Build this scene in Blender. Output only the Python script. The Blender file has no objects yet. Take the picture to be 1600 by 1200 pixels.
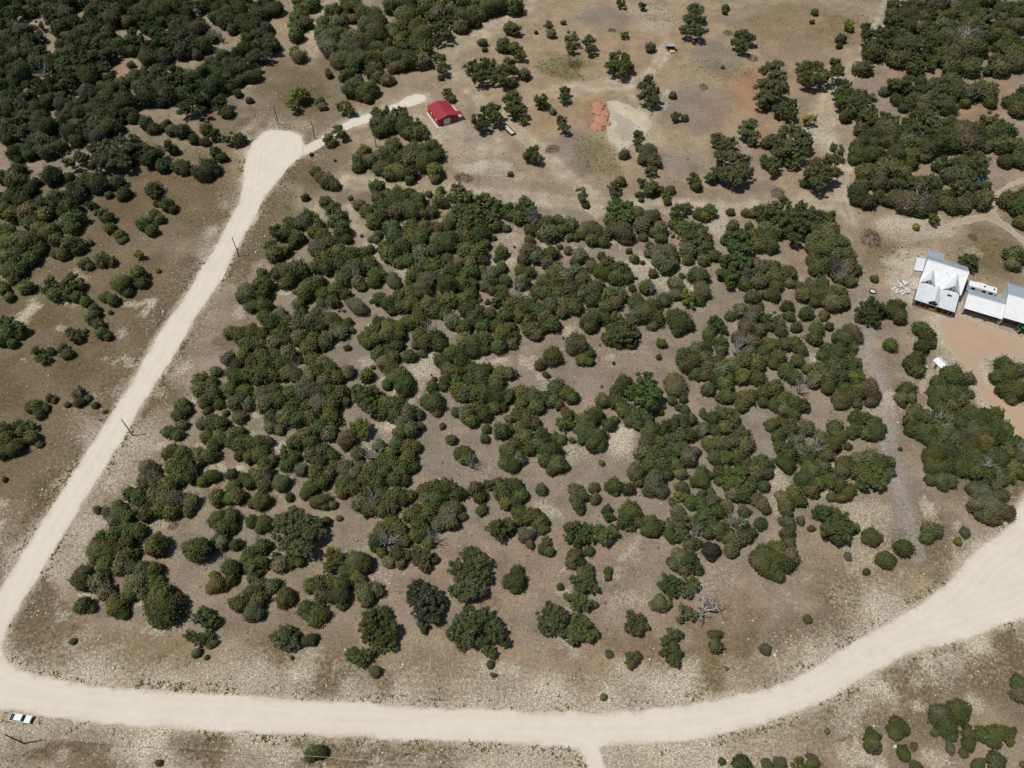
import bpy, bmesh, math, random
import numpy as np
from mathutils import Vector, Matrix

random.seed(7)
rng = np.random.default_rng(7)
R = math.radians
scene = bpy.context.scene
COL = scene.collection

# ------------------------------------------------------------------ camera
CAM_H, CAM_F, CAM_T = 180.0, 1217.0, R(53)       # metres up, focal length in photo pixels, pitch below the horizon
cam_d = bpy.data.cameras.new("camera")
cam = bpy.data.objects.new("camera", cam_d)
COL.objects.link(cam)
cam.location = (0, 0, CAM_H)
cam.rotation_euler = (R(90) - CAM_T, 0, 0)
cam_d.sensor_width = 36.0
cam_d.lens = 36.0 * CAM_F / 1600.0
cam_d.clip_start = 0.5
cam_d.clip_end = 12000
scene.camera = cam

# ------------------------------------------------------------------ sky, sun, exposure
SUN_EL = R(66)
SH = Vector((3.0, 0.55, 0)).normalized()          # the way shadows fall on the ground
world = bpy.data.worlds.new("World")
scene.world = world
world.use_nodes = True
wn = world.node_tree.nodes
sky = wn.new("ShaderNodeTexSky")
sky.sky_type = 'NISHITA'
sky.sun_disc = False
sky.sun_elevation = SUN_EL
sky.sun_rotation = math.atan2(-SH.x, -SH.y)
sky.altitude = 400
world.node_tree.links.new(sky.outputs[0], wn["Background"].inputs[0])
wn["Background"].inputs[1].default_value = 0.06
sun_d = bpy.data.lights.new("sun", 'SUN')
sun_d.energy = 3.6
sun_d.angle = R(0.53)
sun_d.color = (1.0, 0.955, 0.88)
sun = bpy.data.objects.new("sun", sun_d)
COL.objects.link(sun)
sun.location = (-60, -10, 300)
sun.rotation_euler = Vector((SH.x * math.cos(SUN_EL), SH.y * math.cos(SUN_EL), -math.sin(SUN_EL))).to_track_quat('-Z', 'Y').to_euler()
vs = scene.view_settings
vs.view_transform = 'Standard'
vs.look = 'None'
vs.exposure = 0.0
vs.gamma = 1.0
vs.use_curve_mapping = False

# ------------------------------------------------------------------ helpers
sT, cT = math.sin(CAM_T), math.cos(CAM_T)


def at(x, y, z=0.0):
    """photo pixel -> the point at height z that shows there"""
    u, v = (x - 800) / CAM_F, (y - 600) / CAM_F
    t = (CAM_H - z) / (sT + cT * v)
    return Vector((u * t, (cT - sT * v) * t, z))


def to_px(X, Y, Z=0.0):
    dz = CAM_H - Z
    dep = Y * cT + dz * sT
    return 800 + CAM_F * X / dep, 600 + CAM_F * (dz * cT - Y * sT) / dep


def m_per_px(y, z=0.0):
    return (CAM_H - z) / (sT + cT * (y - 600) / CAM_F) / CAM_F


def tag(o, label=None, cat=None, group=None, kind=None):
    for k, v in (("label", label), ("category", cat), ("group", group), ("kind", kind)):
        if v:
            o[k] = v
    return o


def empty(name, loc=(0, 0, 0), rz=0.0, label=None, cat=None, group=None):
    o = bpy.data.objects.new(name, None)
    COL.objects.link(o)
    o.location = loc
    o.rotation_euler = (0, 0, rz)
    o.empty_display_size = 0.3
    return tag(o, label, cat, group)


def link(name, me, parent=None):
    o = bpy.data.objects.new(name, me)
    COL.objects.link(o)
    if parent:
        o.parent = parent
    return o


def mesh(name, verts, faces, mat=None, parent=None, smooth=False):
    me = bpy.data.meshes.new(name)
    me.from_pydata([tuple(v) for v in verts], [], [tuple(f) for f in faces])
    if smooth:
        me.polygons.foreach_set("use_smooth", [True] * len(me.polygons))
    me.update()
    if mat:
        me.materials.append(mat)
    return link(name, me, parent)


def np_mesh(name, V, T, mat=None):
    """big triangle mesh from numpy arrays"""
    me = bpy.data.meshes.new(name)
    V = np.ascontiguousarray(V, dtype=np.float32)
    T = np.ascontiguousarray(T, dtype=np.int32)
    k = T.shape[1]
    me.vertices.add(len(V))
    me.vertices.foreach_set("co", V.ravel())
    me.loops.add(T.size)
    me.loops.foreach_set("vertex_index", T.ravel())
    me.polygons.add(len(T))
    me.polygons.foreach_set("loop_start", np.arange(0, T.size, k, dtype=np.int32))
    me.polygons.foreach_set("loop_total", np.full(len(T), k, dtype=np.int32))
    me.update(calc_edges=True)
    if mat:
        me.materials.append(mat)
    return me


def attr(me, name, typ, data):
    a = me.attributes.new(name, typ, 'POINT')
    a.data.foreach_set("value" if typ == 'FLOAT' else "color", np.ascontiguousarray(data, dtype=np.float32).ravel())


def box(name, parent, mat, c, d, rot=(0, 0, 0), bevel=0.0):
    bm = bmesh.new()
    bmesh.ops.create_cube(bm, size=1.0)
    bmesh.ops.scale(bm, vec=d, verts=bm.verts)
    if bevel:
        bmesh.ops.bevel(bm, geom=bm.edges[:], offset=bevel, segments=2, affect='EDGES', profile=0.6)
    me = bpy.data.meshes.new(name)
    bm.to_mesh(me)
    bm.free()
    me.materials.append(mat)
    o = link(name, me, parent)
    o.location = c
    o.rotation_euler = rot
    return o


def cyl(name, parent, mat, c, r0, r1, h, seg=12, rot=(0, 0, 0)):
    """tapered cylinder standing on c"""
    bm = bmesh.new()
    bmesh.ops.create_cone(bm, cap_ends=True, segments=seg, radius1=r0, radius2=r1, depth=h)
    bmesh.ops.translate(bm, vec=(0, 0, h / 2), verts=bm.verts)
    me = bpy.data.meshes.new(name)
    bm.to_mesh(me)
    bm.free()
    me.materials.append(mat)
    o = link(name, me, parent)
    o.location = c
    o.rotation_euler = rot
    return o


def plate(name, parent, mat, pts, t=0.08):
    """a flat polygon given a thickness downwards (along its own normal)"""
    P = [Vector(p) for p in pts]
    n = (P[1] - P[0]).cross(P[2] - P[0]).normalized()
    if n.z < 0:
        P.reverse()
        n = -n
    k = len(P)
    V = P + [p - n * t for p in P]
    F = [tuple(range(k)), tuple(range(2 * k - 1, k - 1, -1))]
    F += [((i + 1) % k, i, i + k, (i + 1) % k + k) for i in range(k)]
    return mesh(name, V, F, mat, parent)


# value noise on numpy arrays
def vnoise(x, y, seed=0):
    g = np.random.default_rng(seed).random((256, 256))
    xi, yi = np.floor(x).astype(int), np.floor(y).astype(int)
    fx, fy = x - xi, y - yi
    fx, fy = fx * fx * (3 - 2 * fx), fy * fy * (3 - 2 * fy)
    a, b = g[xi & 255, yi & 255], g[(xi + 1) & 255, yi & 255]
    c, d = g[xi & 255, (yi + 1) & 255], g[(xi + 1) & 255, (yi + 1) & 255]
    return (a * (1 - fx) + b * fx) * (1 - fy) + (c * (1 - fx) + d * fx) * fy


def fbm(x, y, scale, seed=0, octv=3):
    s, a, t = 0, 1.0, 0
    for k in range(octv):
        s = s + a * vnoise(x / scale * 2 ** k + 37.3 * k, y / scale * 2 ** k + 11.7 * k, seed + k)
        t += a
        a *= 0.55
    return s / t


def sstep(a, b, x):
    t = np.clip((x - a) / (b - a), 0, 1)
    return t * t * (3 - 2 * t)


def inside(poly, X, Y):
    """points in a polygon"""
    r = np.zeros(X.shape, bool)
    n = len(poly)
    for i in range(n):
        x0, y0 = poly[i]
        x1, y1 = poly[(i + 1) % n]
        if y0 == y1:
            continue
        c = ((y0 > Y) != (y1 > Y)) & (X < (x1 - x0) * (Y - y0) / (y1 - y0) + x0)
        r ^= c
    return r


def edge_dist(poly, X, Y, closed=True):
    d = np.full(X.shape, 1e9)
    n = len(poly)
    for i in range(n if closed else n - 1):
        x0, y0 = poly[i]
        x1, y1 = poly[(i + 1) % n]
        dx, dy = x1 - x0, y1 - y0
        L = dx * dx + dy * dy + 1e-9
        t = np.clip(((X - x0) * dx + (Y - y0) * dy) / L, 0, 1)
        d = np.minimum(d, (X - x0 - t * dx) ** 2 + (Y - y0 - t * dy) ** 2)
    return np.sqrt(d)


# ------------------------------------------------------------------ materials
def new_mat(name):
    m = bpy.data.materials.new(name)
    m.use_nodes = True
    nt = m.node_tree
    return m, nt, nt.nodes["Principled BSDF"]


def N(nt, typ, **kw):
    n = nt.nodes.new(typ)
    for k, v in kw.items():
        setattr(n, k, v)
    return n


def noise(nt, vec, scale, detail=3.0, rough=0.55):
    n = N(nt, "ShaderNodeTexNoise")
    n.inputs["Scale"].default_value = scale
    n.inputs["Detail"].default_value = detail
    n.inputs["Roughness"].default_value = rough
    if vec is not None:
        nt.links.new(vec, n.inputs["Vector"])
    return n.outputs["Fac"]


def ramp(nt, fac, a, b, ca=(0, 0, 0, 1), cb=(1, 1, 1, 1)):
    r = N(nt, "ShaderNodeValToRGB")
    r.color_ramp.elements[0].position = a
    r.color_ramp.elements[1].position = b
    r.color_ramp.elements[0].color = ca
    r.color_ramp.elements[1].color = cb
    nt.links.new(fac, r.inputs[0])
    return r.outputs[0]


def put(nt, sock, v):
    if hasattr(v, "is_output"):
        nt.links.new(v, sock)
    else:
        sock.default_value = v if not isinstance(v, tuple) or len(v) == 4 else (*v, 1)


def mix(nt, fac, a, b, blend='MIX'):
    n = N(nt, "ShaderNodeMix", data_type='RGBA', blend_type=blend)
    put(nt, n.inputs[0], fac)
    put(nt, n.inputs[6], a)
    put(nt, n.inputs[7], b)
    return n.outputs[2]


def mth(nt, op, a, b=0.0):
    n = N(nt, "ShaderNodeMath", operation=op)
    put(nt, n.inputs[0], a)
    put(nt, n.inputs[1], b)
    return n.outputs[0]


def bump(nt, bsdf, h, strength=0.5, dist=0.1):
    n = N(nt, "ShaderNodeBump")
    n.inputs["Strength"].default_value = strength
    n.inputs["Distance"].default_value = dist
    nt.links.new(h, n.inputs["Height"])
    nt.links.new(n.outputs[0], bsdf.inputs["Normal"])


def simple(name, col, rough=0.7, metal=0.0, var=0.12, scale=3.0, spec=0.4):
    m, nt, b = new_mat(name)
    tc = N(nt, "ShaderNodeTexCoord").outputs["Object"]
    f = ramp(nt, noise(nt, tc, scale, 4), 0.3, 0.75)
    nt.links.new(mix(nt, f, tuple(c * (1 - var) for c in col), tuple(min(1, c * (1 + var)) for c in col)), b.inputs["Base Color"])
    b.inputs["Roughness"].default_value = rough
    b.inputs["Metallic"].default_value = metal
    b.inputs["Specular IOR Level"].default_value = spec
    return m


def seam_metal(name, col, axis, pitch=0.42, rough=0.45, var=0.09):
    """painted sheet metal with standing seams along the other axis"""
    m, nt, b = new_mat(name)
    tc = N(nt, "ShaderNodeTexCoord").outputs["Object"]
    sep = N(nt, "ShaderNodeSeparateXYZ")
    nt.links.new(tc, sep.inputs[0])
    fr = mth(nt, 'FRACT', mth(nt, 'DIVIDE', sep.outputs[axis], pitch))
    seam = mth(nt, 'LESS_THAN', fr, 0.09)
    f = ramp(nt, noise(nt, tc, 0.6, 6, 0.7), 0.3, 0.7)
    c = mix(nt, f, tuple(x * (1 - var) for x in col), tuple(min(1, x * (1 + var)) for x in col))
    c = mix(nt, mth(nt, 'MULTIPLY', seam, 0.35), c, tuple(x * 0.72 for x in col))
    nt.links.new(c, b.inputs["Base Color"])
    b.inputs["Roughness"].default_value = rough
    b.inputs["Specular IOR Level"].default_value = 0.4
    bump(nt, b, seam, 0.5, 0.03)
    return m


M = {}
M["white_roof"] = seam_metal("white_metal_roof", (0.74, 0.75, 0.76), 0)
M["white_roof_y"] = seam_metal("white_metal_roof_cross", (0.74, 0.75, 0.76), 1)
M["pale_roof"] = seam_metal("pale_grey_roof", (0.60, 0.635, 0.67), 0)
M["pale_roof_y"] = seam_metal("pale_grey_roof_cross", (0.64, 0.665, 0.69), 1)
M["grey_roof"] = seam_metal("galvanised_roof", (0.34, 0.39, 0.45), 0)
M["wall_white"] = simple("painted_siding", (0.62, 0.60, 0.56), 0.7)
M["wall_brown"] = simple("brown_boards", (0.16, 0.10, 0.065), 0.75)
M["wood"] = simple("weathered_wood", (0.12, 0.085, 0.06), 0.85, var=0.3)
M["post"] = simple("timber_post", (0.30, 0.19, 0.11), 0.8)
M["pole"] = simple("creosote_pole", (0.095, 0.078, 0.062), 0.85, var=0.3)
M["concrete"] = simple("concrete", (0.58, 0.54, 0.48), 0.85)
M["glass"] = simple("dark_glass", (0.02, 0.025, 0.03), 0.08, spec=0.6)
M["dark"] = simple("dark_trim", (0.02, 0.02, 0.02), 0.6)
M["rubber"] = simple("tyre_rubber", (0.02, 0.02, 0.02), 0.85)
M["red_roof"] = seam_metal("red_metal_roof", (0.31, 0.030, 0.042), 0, rough=0.5)
M["red_wall"] = seam_metal("red_metal_siding", (0.30, 0.018, 0.03), 2, rough=0.55)
M["door_white"] = simple("white_door", (0.62, 0.66, 0.70), 0.5)
M["paint_white"] = simple("white_vehicle_paint", (0.78, 0.79, 0.80), 0.25, var=0.03)
M["chrome"] = simple("bright_metal", (0.5, 0.5, 0.5), 0.3, 0.9)
M["lamp_red"] = simple("red_lens", (0.35, 0.01, 0.01), 0.2)
M["lamp_clear"] = simple("clear_lens", (0.7, 0.7, 0.68), 0.1)
M["green_paint"] = simple("green_machine_paint", (0.02, 0.20, 0.05), 0.35)
M["yellow_paint"] = simple("yellow_rim", (0.55, 0.38, 0.03), 0.4)
M["orange_paint"] = simple("red_machine_paint", (0.45, 0.05, 0.03), 0.5)
M["tarp"] = simple("turquoise_tarp", (0.04, 0.32, 0.36), 0.6)
M["straw"] = simple("pale_straw", (0.55, 0.46, 0.28), 0.9)
M["plank"] = simple("pale_deck_plank", (0.58, 0.52, 0.42), 0.85)
M["bark"] = simple("bark", (0.13, 0.10, 0.08), 0.95, var=0.3)
M["dead_wood"] = simple("bleached_dead_wood", (0.40, 0.375, 0.34), 0.9, var=0.2)
M["brush"] = simple("cut_brush", (0.15, 0.115, 0.09), 0.95, var=0.35)
M["stone"] = simple("limestone", (0.60, 0.55, 0.45), 0.9, var=0.25, scale=0.5)
M["wire"] = simple("aluminium_wire", (0.55, 0.53, 0.50), 0.5, 0.2)
M["red_soil"] = simple("red_soil", (0.45, 0.215, 0.140), 0.95, var=0.22, scale=1.6)


def crown_mat(name, from_attr):
    m, nt, b = new_mat(name)
    if from_attr:
        a = N(nt, "ShaderNodeAttribute")
        a.attribute_name = "tint"
        base = a.outputs["Color"]
    else:
        base = N(nt, "ShaderNodeObjectInfo").outputs["Color"]
    v = N(nt, "ShaderNodeAttribute")
    v.attribute_name = "var"
    geo = N(nt, "ShaderNodeNewGeometry").outputs["Position"]
    big = ramp(nt, noise(nt, geo, 0.55, 3), 0.32, 0.7)
    c = mix(nt, big, mix(nt, 1.0, base, (0.72, 0.76, 0.80), 'MULTIPLY'), mix(nt, 1.0, base, (1.30, 1.22, 1.05), 'MULTIPLY'))
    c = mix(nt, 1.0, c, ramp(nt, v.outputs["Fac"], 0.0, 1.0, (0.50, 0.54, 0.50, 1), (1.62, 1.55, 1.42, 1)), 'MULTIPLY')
    # bare grey twigs showing through in patches
    tw = ramp(nt, mth(nt, 'ADD', mth(nt, 'MULTIPLY', noise(nt, geo, 0.42, 2), 0.75), mth(nt, 'MULTIPLY', v.outputs["Fac"], 0.22)), 0.50, 0.64)
    c = mix(nt, mth(nt, 'MULTIPLY', tw, 0.36), c, (0.150, 0.143, 0.100))
    nt.links.new(c, b.inputs["Base Color"])
    b.inputs["Roughness"].default_value = 0.75
    b.inputs["Specular IOR Level"].default_value = 0.18
    return m


M["crown"] = crown_mat("foliage", False)
M["crown_far"] = crown_mat("foliage_mass", True)

# ------------------------------------------------------------------ the ground plan, outlines read off the photograph (pixels) and laid on the ground
def pts(s):
    return [tuple(float(c) for c in p.split(",")) for p in s.split()]


def ground_poly(px):
    return [(at(x, y).x, at(x, y).y) for x, y in px]


ROAD_PX = pts("425,202 410,206 397,220 384,240 380,270 377,300 375,315 355,350 332,395 310,425 297,450 277,480 260,502 242,532 220,570 204,600 175,645 150,682 "
              "120,730 95,770 70,807 45,850 15,895 0,918 -25,955 -70,990 -120,1040 -120,1090 -60,1102 0,1111 50,1116 87,1123 125,1126 175,1132 225,1137 300,1142 400,1146.5 500,1150 "
              "600,1155 700,1157 800,1162 875,1167 905,1171 916,1200 920,1240 955,1240 947,1200 938,1170 950,1165 1000,1164 1050,1160 1100,1155 1150,1142 1200,1129 1237,1117 "
              "1275,1102 1312,1082 1350,1060 1387,1040 1425,1020 1475,1007 1512,1000 1537,987 1570,975 1600,967 1700,925 1760,850 1700,690 1640,735 1600,777 1586,797 1585,812 1562,832 "
              "1532,855 1512,875 1491,900 1462,925 1425,950 1387,972 1350,992 1312,1015 1275,1040 1237,1060 1200,1074 1150,1086 1100,1095 1050,1104 1000,1109 950,1111 "
              "875,1111 800,1110 725,1106 650,1104 575,1097 475,1094 400,1088 300,1082 225,1077 150,1072 105,1064 60,1055 30,1045 10,1030 6,1007 10,987 25,960 40,935 "
              "59,902 85,862 107,825 132,782 150,755 175,715 200,675 220,637 244,600 275,550 295,515 310,490 330,460 350,432 367,395 385,362 400,342 407,320 420,300 "
              "450,262 472,245 479,238 476,227 472,212 455,205")
DRIVE_PX = pts("472,229 486,223 500,215 517,205 537,192 560,182 582,175 607,166 625,159 637,150 652,146 664,149 668,156 650,165 634,168 615,174 580,190 550,200 "
               "520,215 507,226 490,237 474,243")
YARD_PX = pts("1464,497 1480,497 1500,493 1525,502 1570,517 1600,528 1660,545 1660,575 1600,558 1562,555 1540,560 1531,572 1536,590 1545,602 1557,605 1563,617 1580,627 1600,636 "
              "1660,655 1680,720 1640,732 1600,692 1582,672 1560,646 1540,630 1525,608 1517,588 1505,570 1487,552 1471,530 1465,512")
POND_PX = pts("946,159 960,157 975,162 995,171 1010,178 1020,190 1019,202 1008,210 996,224 980,232 966,237 961,226 954,220 948,208 946,196 954,186 950,173")
SILT_PX = pts("960,176 970,178 980,182 991,186 990,200 988,216 975,223 967,218 964,200 960,190")
TRACK_PX = pts("1660,255 1600,276 1578,284 1561,295 1550,309 1546,324 1536,334 1510,339 1484,346 1462,358 1464,366 1490,355 1515,348 1541,343 1556,350 1574,361 1600,383 "
               "1660,425 1660,412 1600,371 1582,354 1564,341 1555,331 1559,318 1566,303 1580,293 1600,286 1660,268")

W_ROAD, W_DRIVE, W_YARD, W_POND, W_TRACK = map(ground_poly, (ROAD_PX, DRIVE_PX, YARD_PX, POND_PX, TRACK_PX))
TRACKS = [(pts("830,8 800,27 750,55 712,75 698,92 717,120 750,157 800,195 850,240 920,305"), 11),
          (pts("760,180 850,150 920,136 990,129 1014,120 1028,97 1040,72"), 10), (pts("985,150 1000,165 1022,177 1040,164 1046,148"), 7),
          (pts("1388,5 1352,95 1312,122 1292,150 1285,180 1297,225 1318,255 1317,312 1330,350"), 14),
          (pts("540,285 600,291 700,300 850,311 1000,322 1150,326 1300,318"), 12), (pts("500,330 545,330 570,380 590,400"), 14),
          (pts("480,85 505,35 520,5"), 12), (pts("770,225 690,215 660,195"), 22)]

# ------------------------------------------------------------------ ground sheet: one grid, fine where the photograph looks
xs = np.concatenate([[-9000, -3000, -1200, -600, -400, -320], np.arange(-270, 270.1, 1.25), [320, 400, 600, 1200, 3000, 9000]])
ys = np.concatenate([[-9000, -3000, -800, -300, -120, -40], np.arange(5, 385.1, 1.25), [430, 520, 700, 1200, 3000, 9000]])
GX, GY = np.meshgrid(xs, ys)
GX, GY = GX.ravel(), GY.ravel()
nx, ny = len(xs), len(ys)
ii = np.arange(nx * ny).reshape(ny, nx)
quads = np.stack([ii[:-1, :-1].ravel(), ii[:-1, 1:].ravel(), ii[1:, 1:].ravel(), ii[1:, :-1].ravel()], 1)
wx = GX + 7 * (fbm(GX, GY, 16, 50, 4) - 0.5) * 2
wy = GY + 7 * (fbm(GX, GY, 16, 60, 4) - 0.5) * 2
front = np.maximum(wy, 2.0)
PXx, PXy = to_px(wx, front)
TXx, TXy = to_px(GX + 0.25 * (wx - GX), np.maximum(GY + 0.25 * (wy - GY), 2.0))


def blob(acc, x, y, rx, ry, v=1.0):
    d = np.sqrt(((PXx - x) / rx) ** 2 + ((PXy - y) / ry) ** 2)
    np.maximum(acc, v * (1 - sstep(0.55, 1.15, d)), out=acc)


zero = lambda: np.zeros(len(GX))
pale, grass, red, grey, green, track, straw = zero(), zero(), zero(), zero(), zero(), zero(), zero()
for b in pts('980,120,330,190,1 640,230,120,110,.8 1450,400,140,90,.8 1300,230,90,130,.8 420,60,80,70,.7 300,260,140,90,.5 1350,880,130,90,.6 1420,1060,220,110,.6 700,1030,300,60,.45 230,1040,260,90,.8 1430,930,160,110,.9 1100,1060,300,60,.7 900,1180,700,40,.7 1250,60,150,90,.9'):
    blob(straw, *b)
for b in pts("100,430,190,170,.85 40,640,120,200,1 250,300,150,110,.9 150,800,60,80,.6 215,470,130,100,.9 90,560,150,110,1 60,720,110,130,1 170,600,100,90,.7 450,150,65,75,.8 460,260,60,45,.9 340,200,40,60,.8 80,1000,80,60,.8 30,860,60,60,.6 "
             "120,1185,130,26,.9 330,1195,200,25,.5 640,1190,120,20,.6 1460,1050,110,45,.8 1330,1130,90,50,.6 1290,990,90,50,.65 1440,840,60,50,.7 1420,650,40,60,.4 1250,40,110,40,.5 "
             "1390,400,70,35,.6 1540,390,70,50,.75 560,330,50,40,.5 470,1010,110,40,.4 700,1050,140,35,.4 230,1010,100,45,.6 930,1090,150,30,.35 1120,1040,90,40,.4 "
             "1590,1040,60,60,.5 1370,880,80,60,.45 420,330,40,40,.8 520,130,40,60,.6"):
    blob(grass, *b)
grass *= 0.68 + 0.32 * sstep(0.34, 0.60, fbm(GX, GY, 10, 420, 4))
for b in pts("945,30,42,24,1 1090,172,62,46,1 905,240,42,32,.9 1062,250,44,20,.9 1112,84,48,30,.8 1235,82,60,18,.8 1150,36,46,12,.6 1415,765,19,75,1 1390,640,17,80,.8 1352,500,26,60,.7 "
             "1330,600,25,40,.7 550,558,50,36,.8 720,715,62,48,.8 860,590,90,36,.7 1000,790,50,30,.7 1225,640,50,40,.7 1190,690,25,40,.7 480,395,20,15,.6 450,470,25,40,.7 650,545,40,30,.6 "
             "1080,790,60,30,.6 330,850,60,50,.5 1090,560,60,40,.6 760,215,60,30,.4 1150,640,40,20,.6 1270,510,30,60,.4 210,275,30,12,.6 1240,150,40,20,.4 1200,300,40,10,.6"):
    blob(grey, *b)
for b in pts("1010,425,50,40,.8 590,350,20,52,.7 670,565,32,40,.8 965,680,32,38,.9 1128,350,24,40,.8 1085,440,26,45,.8 790,390,20,40,.4 880,700,60,18,.5 640,420,25,15,.7 1210,765,25,60,.7 "
             "1130,700,20,40,.3 1180,500,50,30,.4 1425,420,48,45,1 1410,455,35,30,1 1440,350,70,30,.7 1480,560,30,25,.8 1540,600,18,30,.8 1530,480,60,30,.8 1495,395,25,15,.6 680,200,45,22,.7 "
             "760,258,60,12,.9 790,270,40,14,.7 1290,205,20,45,.8 1100,900,60,40,.4 1290,750,50,50,.6 1360,820,60,60,.6 980,930,60,22,.4 1020,30,45,32,.5 45,33,30,10,1 400,105,20,40,.6 "
             "300,230,80,25,.35 140,260,60,25,.35 600,870,50,40,.3 990,205,45,45,.5 1350,650,30,60,.4 290,1050,150,25,.5 520,1075,120,18,.7 430,1110,300,40,.2 1330,925,50,45,.5"):
    blob(pale, *b)
for b in pts("938,180,20,26,1.4 1180,140,50,50,1.2 1130,180,50,40,.5 860,170,70,50,.45 1000,60,90,50,.4 1230,110,60,60,.5 1210,190,30,50,.6 1430,125,50,24,.6 1250,400,32,24,.5 1565,140,30,42,.8 1515,180,45,24,.7 900,860,150,30,.35 960,1010,200,40,.3 1130,950,120,40,.3 380,105,30,20,.5 "
             "190,115,30,18,.7 1250,50,60,30,.3 1430,270,40,20,.6 760,900,120,60,.35 330,720,30,30,.3"):
    blob(red, *b)
for b in pts("880,110,40,24,1 932,245,38,34,.7 1025,22,30,26,.5 470,152,38,22,.7 1330,40,60,30,.35 1120,105,60,20,.4 1265,185,22,20,.6 1400,395,50,20,.6 430,330,30,60,.5 1540,395,50,30,.4 280,340,25,30,.5"):
    blob(green, *b)
for line, w in ((pts("1345,470 1352,520 1372,590 1388,650 1398,700 1405,760 1418,820 1435,870"), 15),):
    d = edge_dist(line, TXx, TXy, closed=False)
    strip = 1.0 - sstep(0.45, 1.4, d / w + 0.8 * (fbm(GX, GY, 5, 430) - 0.5))
for b in pts("1425,425,36,45,.9 1412,456,34,28,.9 1452,500,40,14,.6"):
    blob(track, *b)
blob(grey, 850, 650, 560, 330, 0.38)
for line, w in TRACKS:
    d = edge_dist(line, TXx, TXy, closed=False)
    rut = 0.62 + 0.38 * (1 - sstep(0.18, 0.38, np.abs(d / w - 0.55)))
    broken = 0.45 + 0.55 * sstep(0.36, 0.62, fbm(GX, GY, 9, 400 + int(w)))
    np.maximum(track, 0.95 * broken * rut * (1 - sstep(0.5, 1.6, d / w + 0.9 * (fbm(GX, GY, 4, 410) - 0.5))), out=track)
d_road = edge_dist(W_ROAD, GX, GY)
in_road = inside(W_ROAD, GX, GY)
d_drive = edge_dist(W_DRIVE, GX, GY)
n1 = fbm(GX, GY, 9, 80)
near = (0.60 + 0.40 * sstep(420, 980, PXy)) * (0.45 + 0.55 * sstep(0.30, 0.62, fbm(GX, GY, 26, 88)))
np.maximum(pale, near * (1 - sstep(1.0, 15.0, d_road + 12 * (n1 - 0.5))), out=pale)
np.maximum(pale, 0.6 * (1 - sstep(0.5, 4.5, d_drive + 4 * (n1 - 0.5))), out=pale)
np.maximum(pale, 0.8 * (1 - sstep(0.5, 4.0, edge_dist(W_YARD, GX, GY) + 4 * (n1 - 0.5))), out=pale)
verge = pale.copy()
np.maximum(grass, 0.85 * sstep(0.46, 0.60, fbm(GX, GY, 13, 180)) * (1 - sstep(6, 26, d_road)), out=grass)
pale *= 1 - 0.75 * grass * sstep(0.30, 0.55, fbm(GX, GY, 8, 170))
pale[in_road] = 1.0
np.maximum(track, 0.9 * (1 - sstep(0.0, 1.8, d_road + 1.6 * (fbm(GX, GY, 3, 77) - 0.5))), out=track)
speck = sstep(0.60, 0.72, fbm(GX, GY, 6, 140)) * sstep(0.45, 0.6, fbm(GX, GY, 40, 150))
np.maximum(pale, 0.75 * speck * (PXy > 330), out=pale)            # limestone ledges showing between the trees
edge_green = 0.8 * (1 - sstep(0.2, 1.7, np.abs(d_road - 0.7))) * sstep(0.42, 0.6, fbm(GX, GY, 5, 91)) * ~in_road
np.maximum(green, edge_green, out=green)


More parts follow.
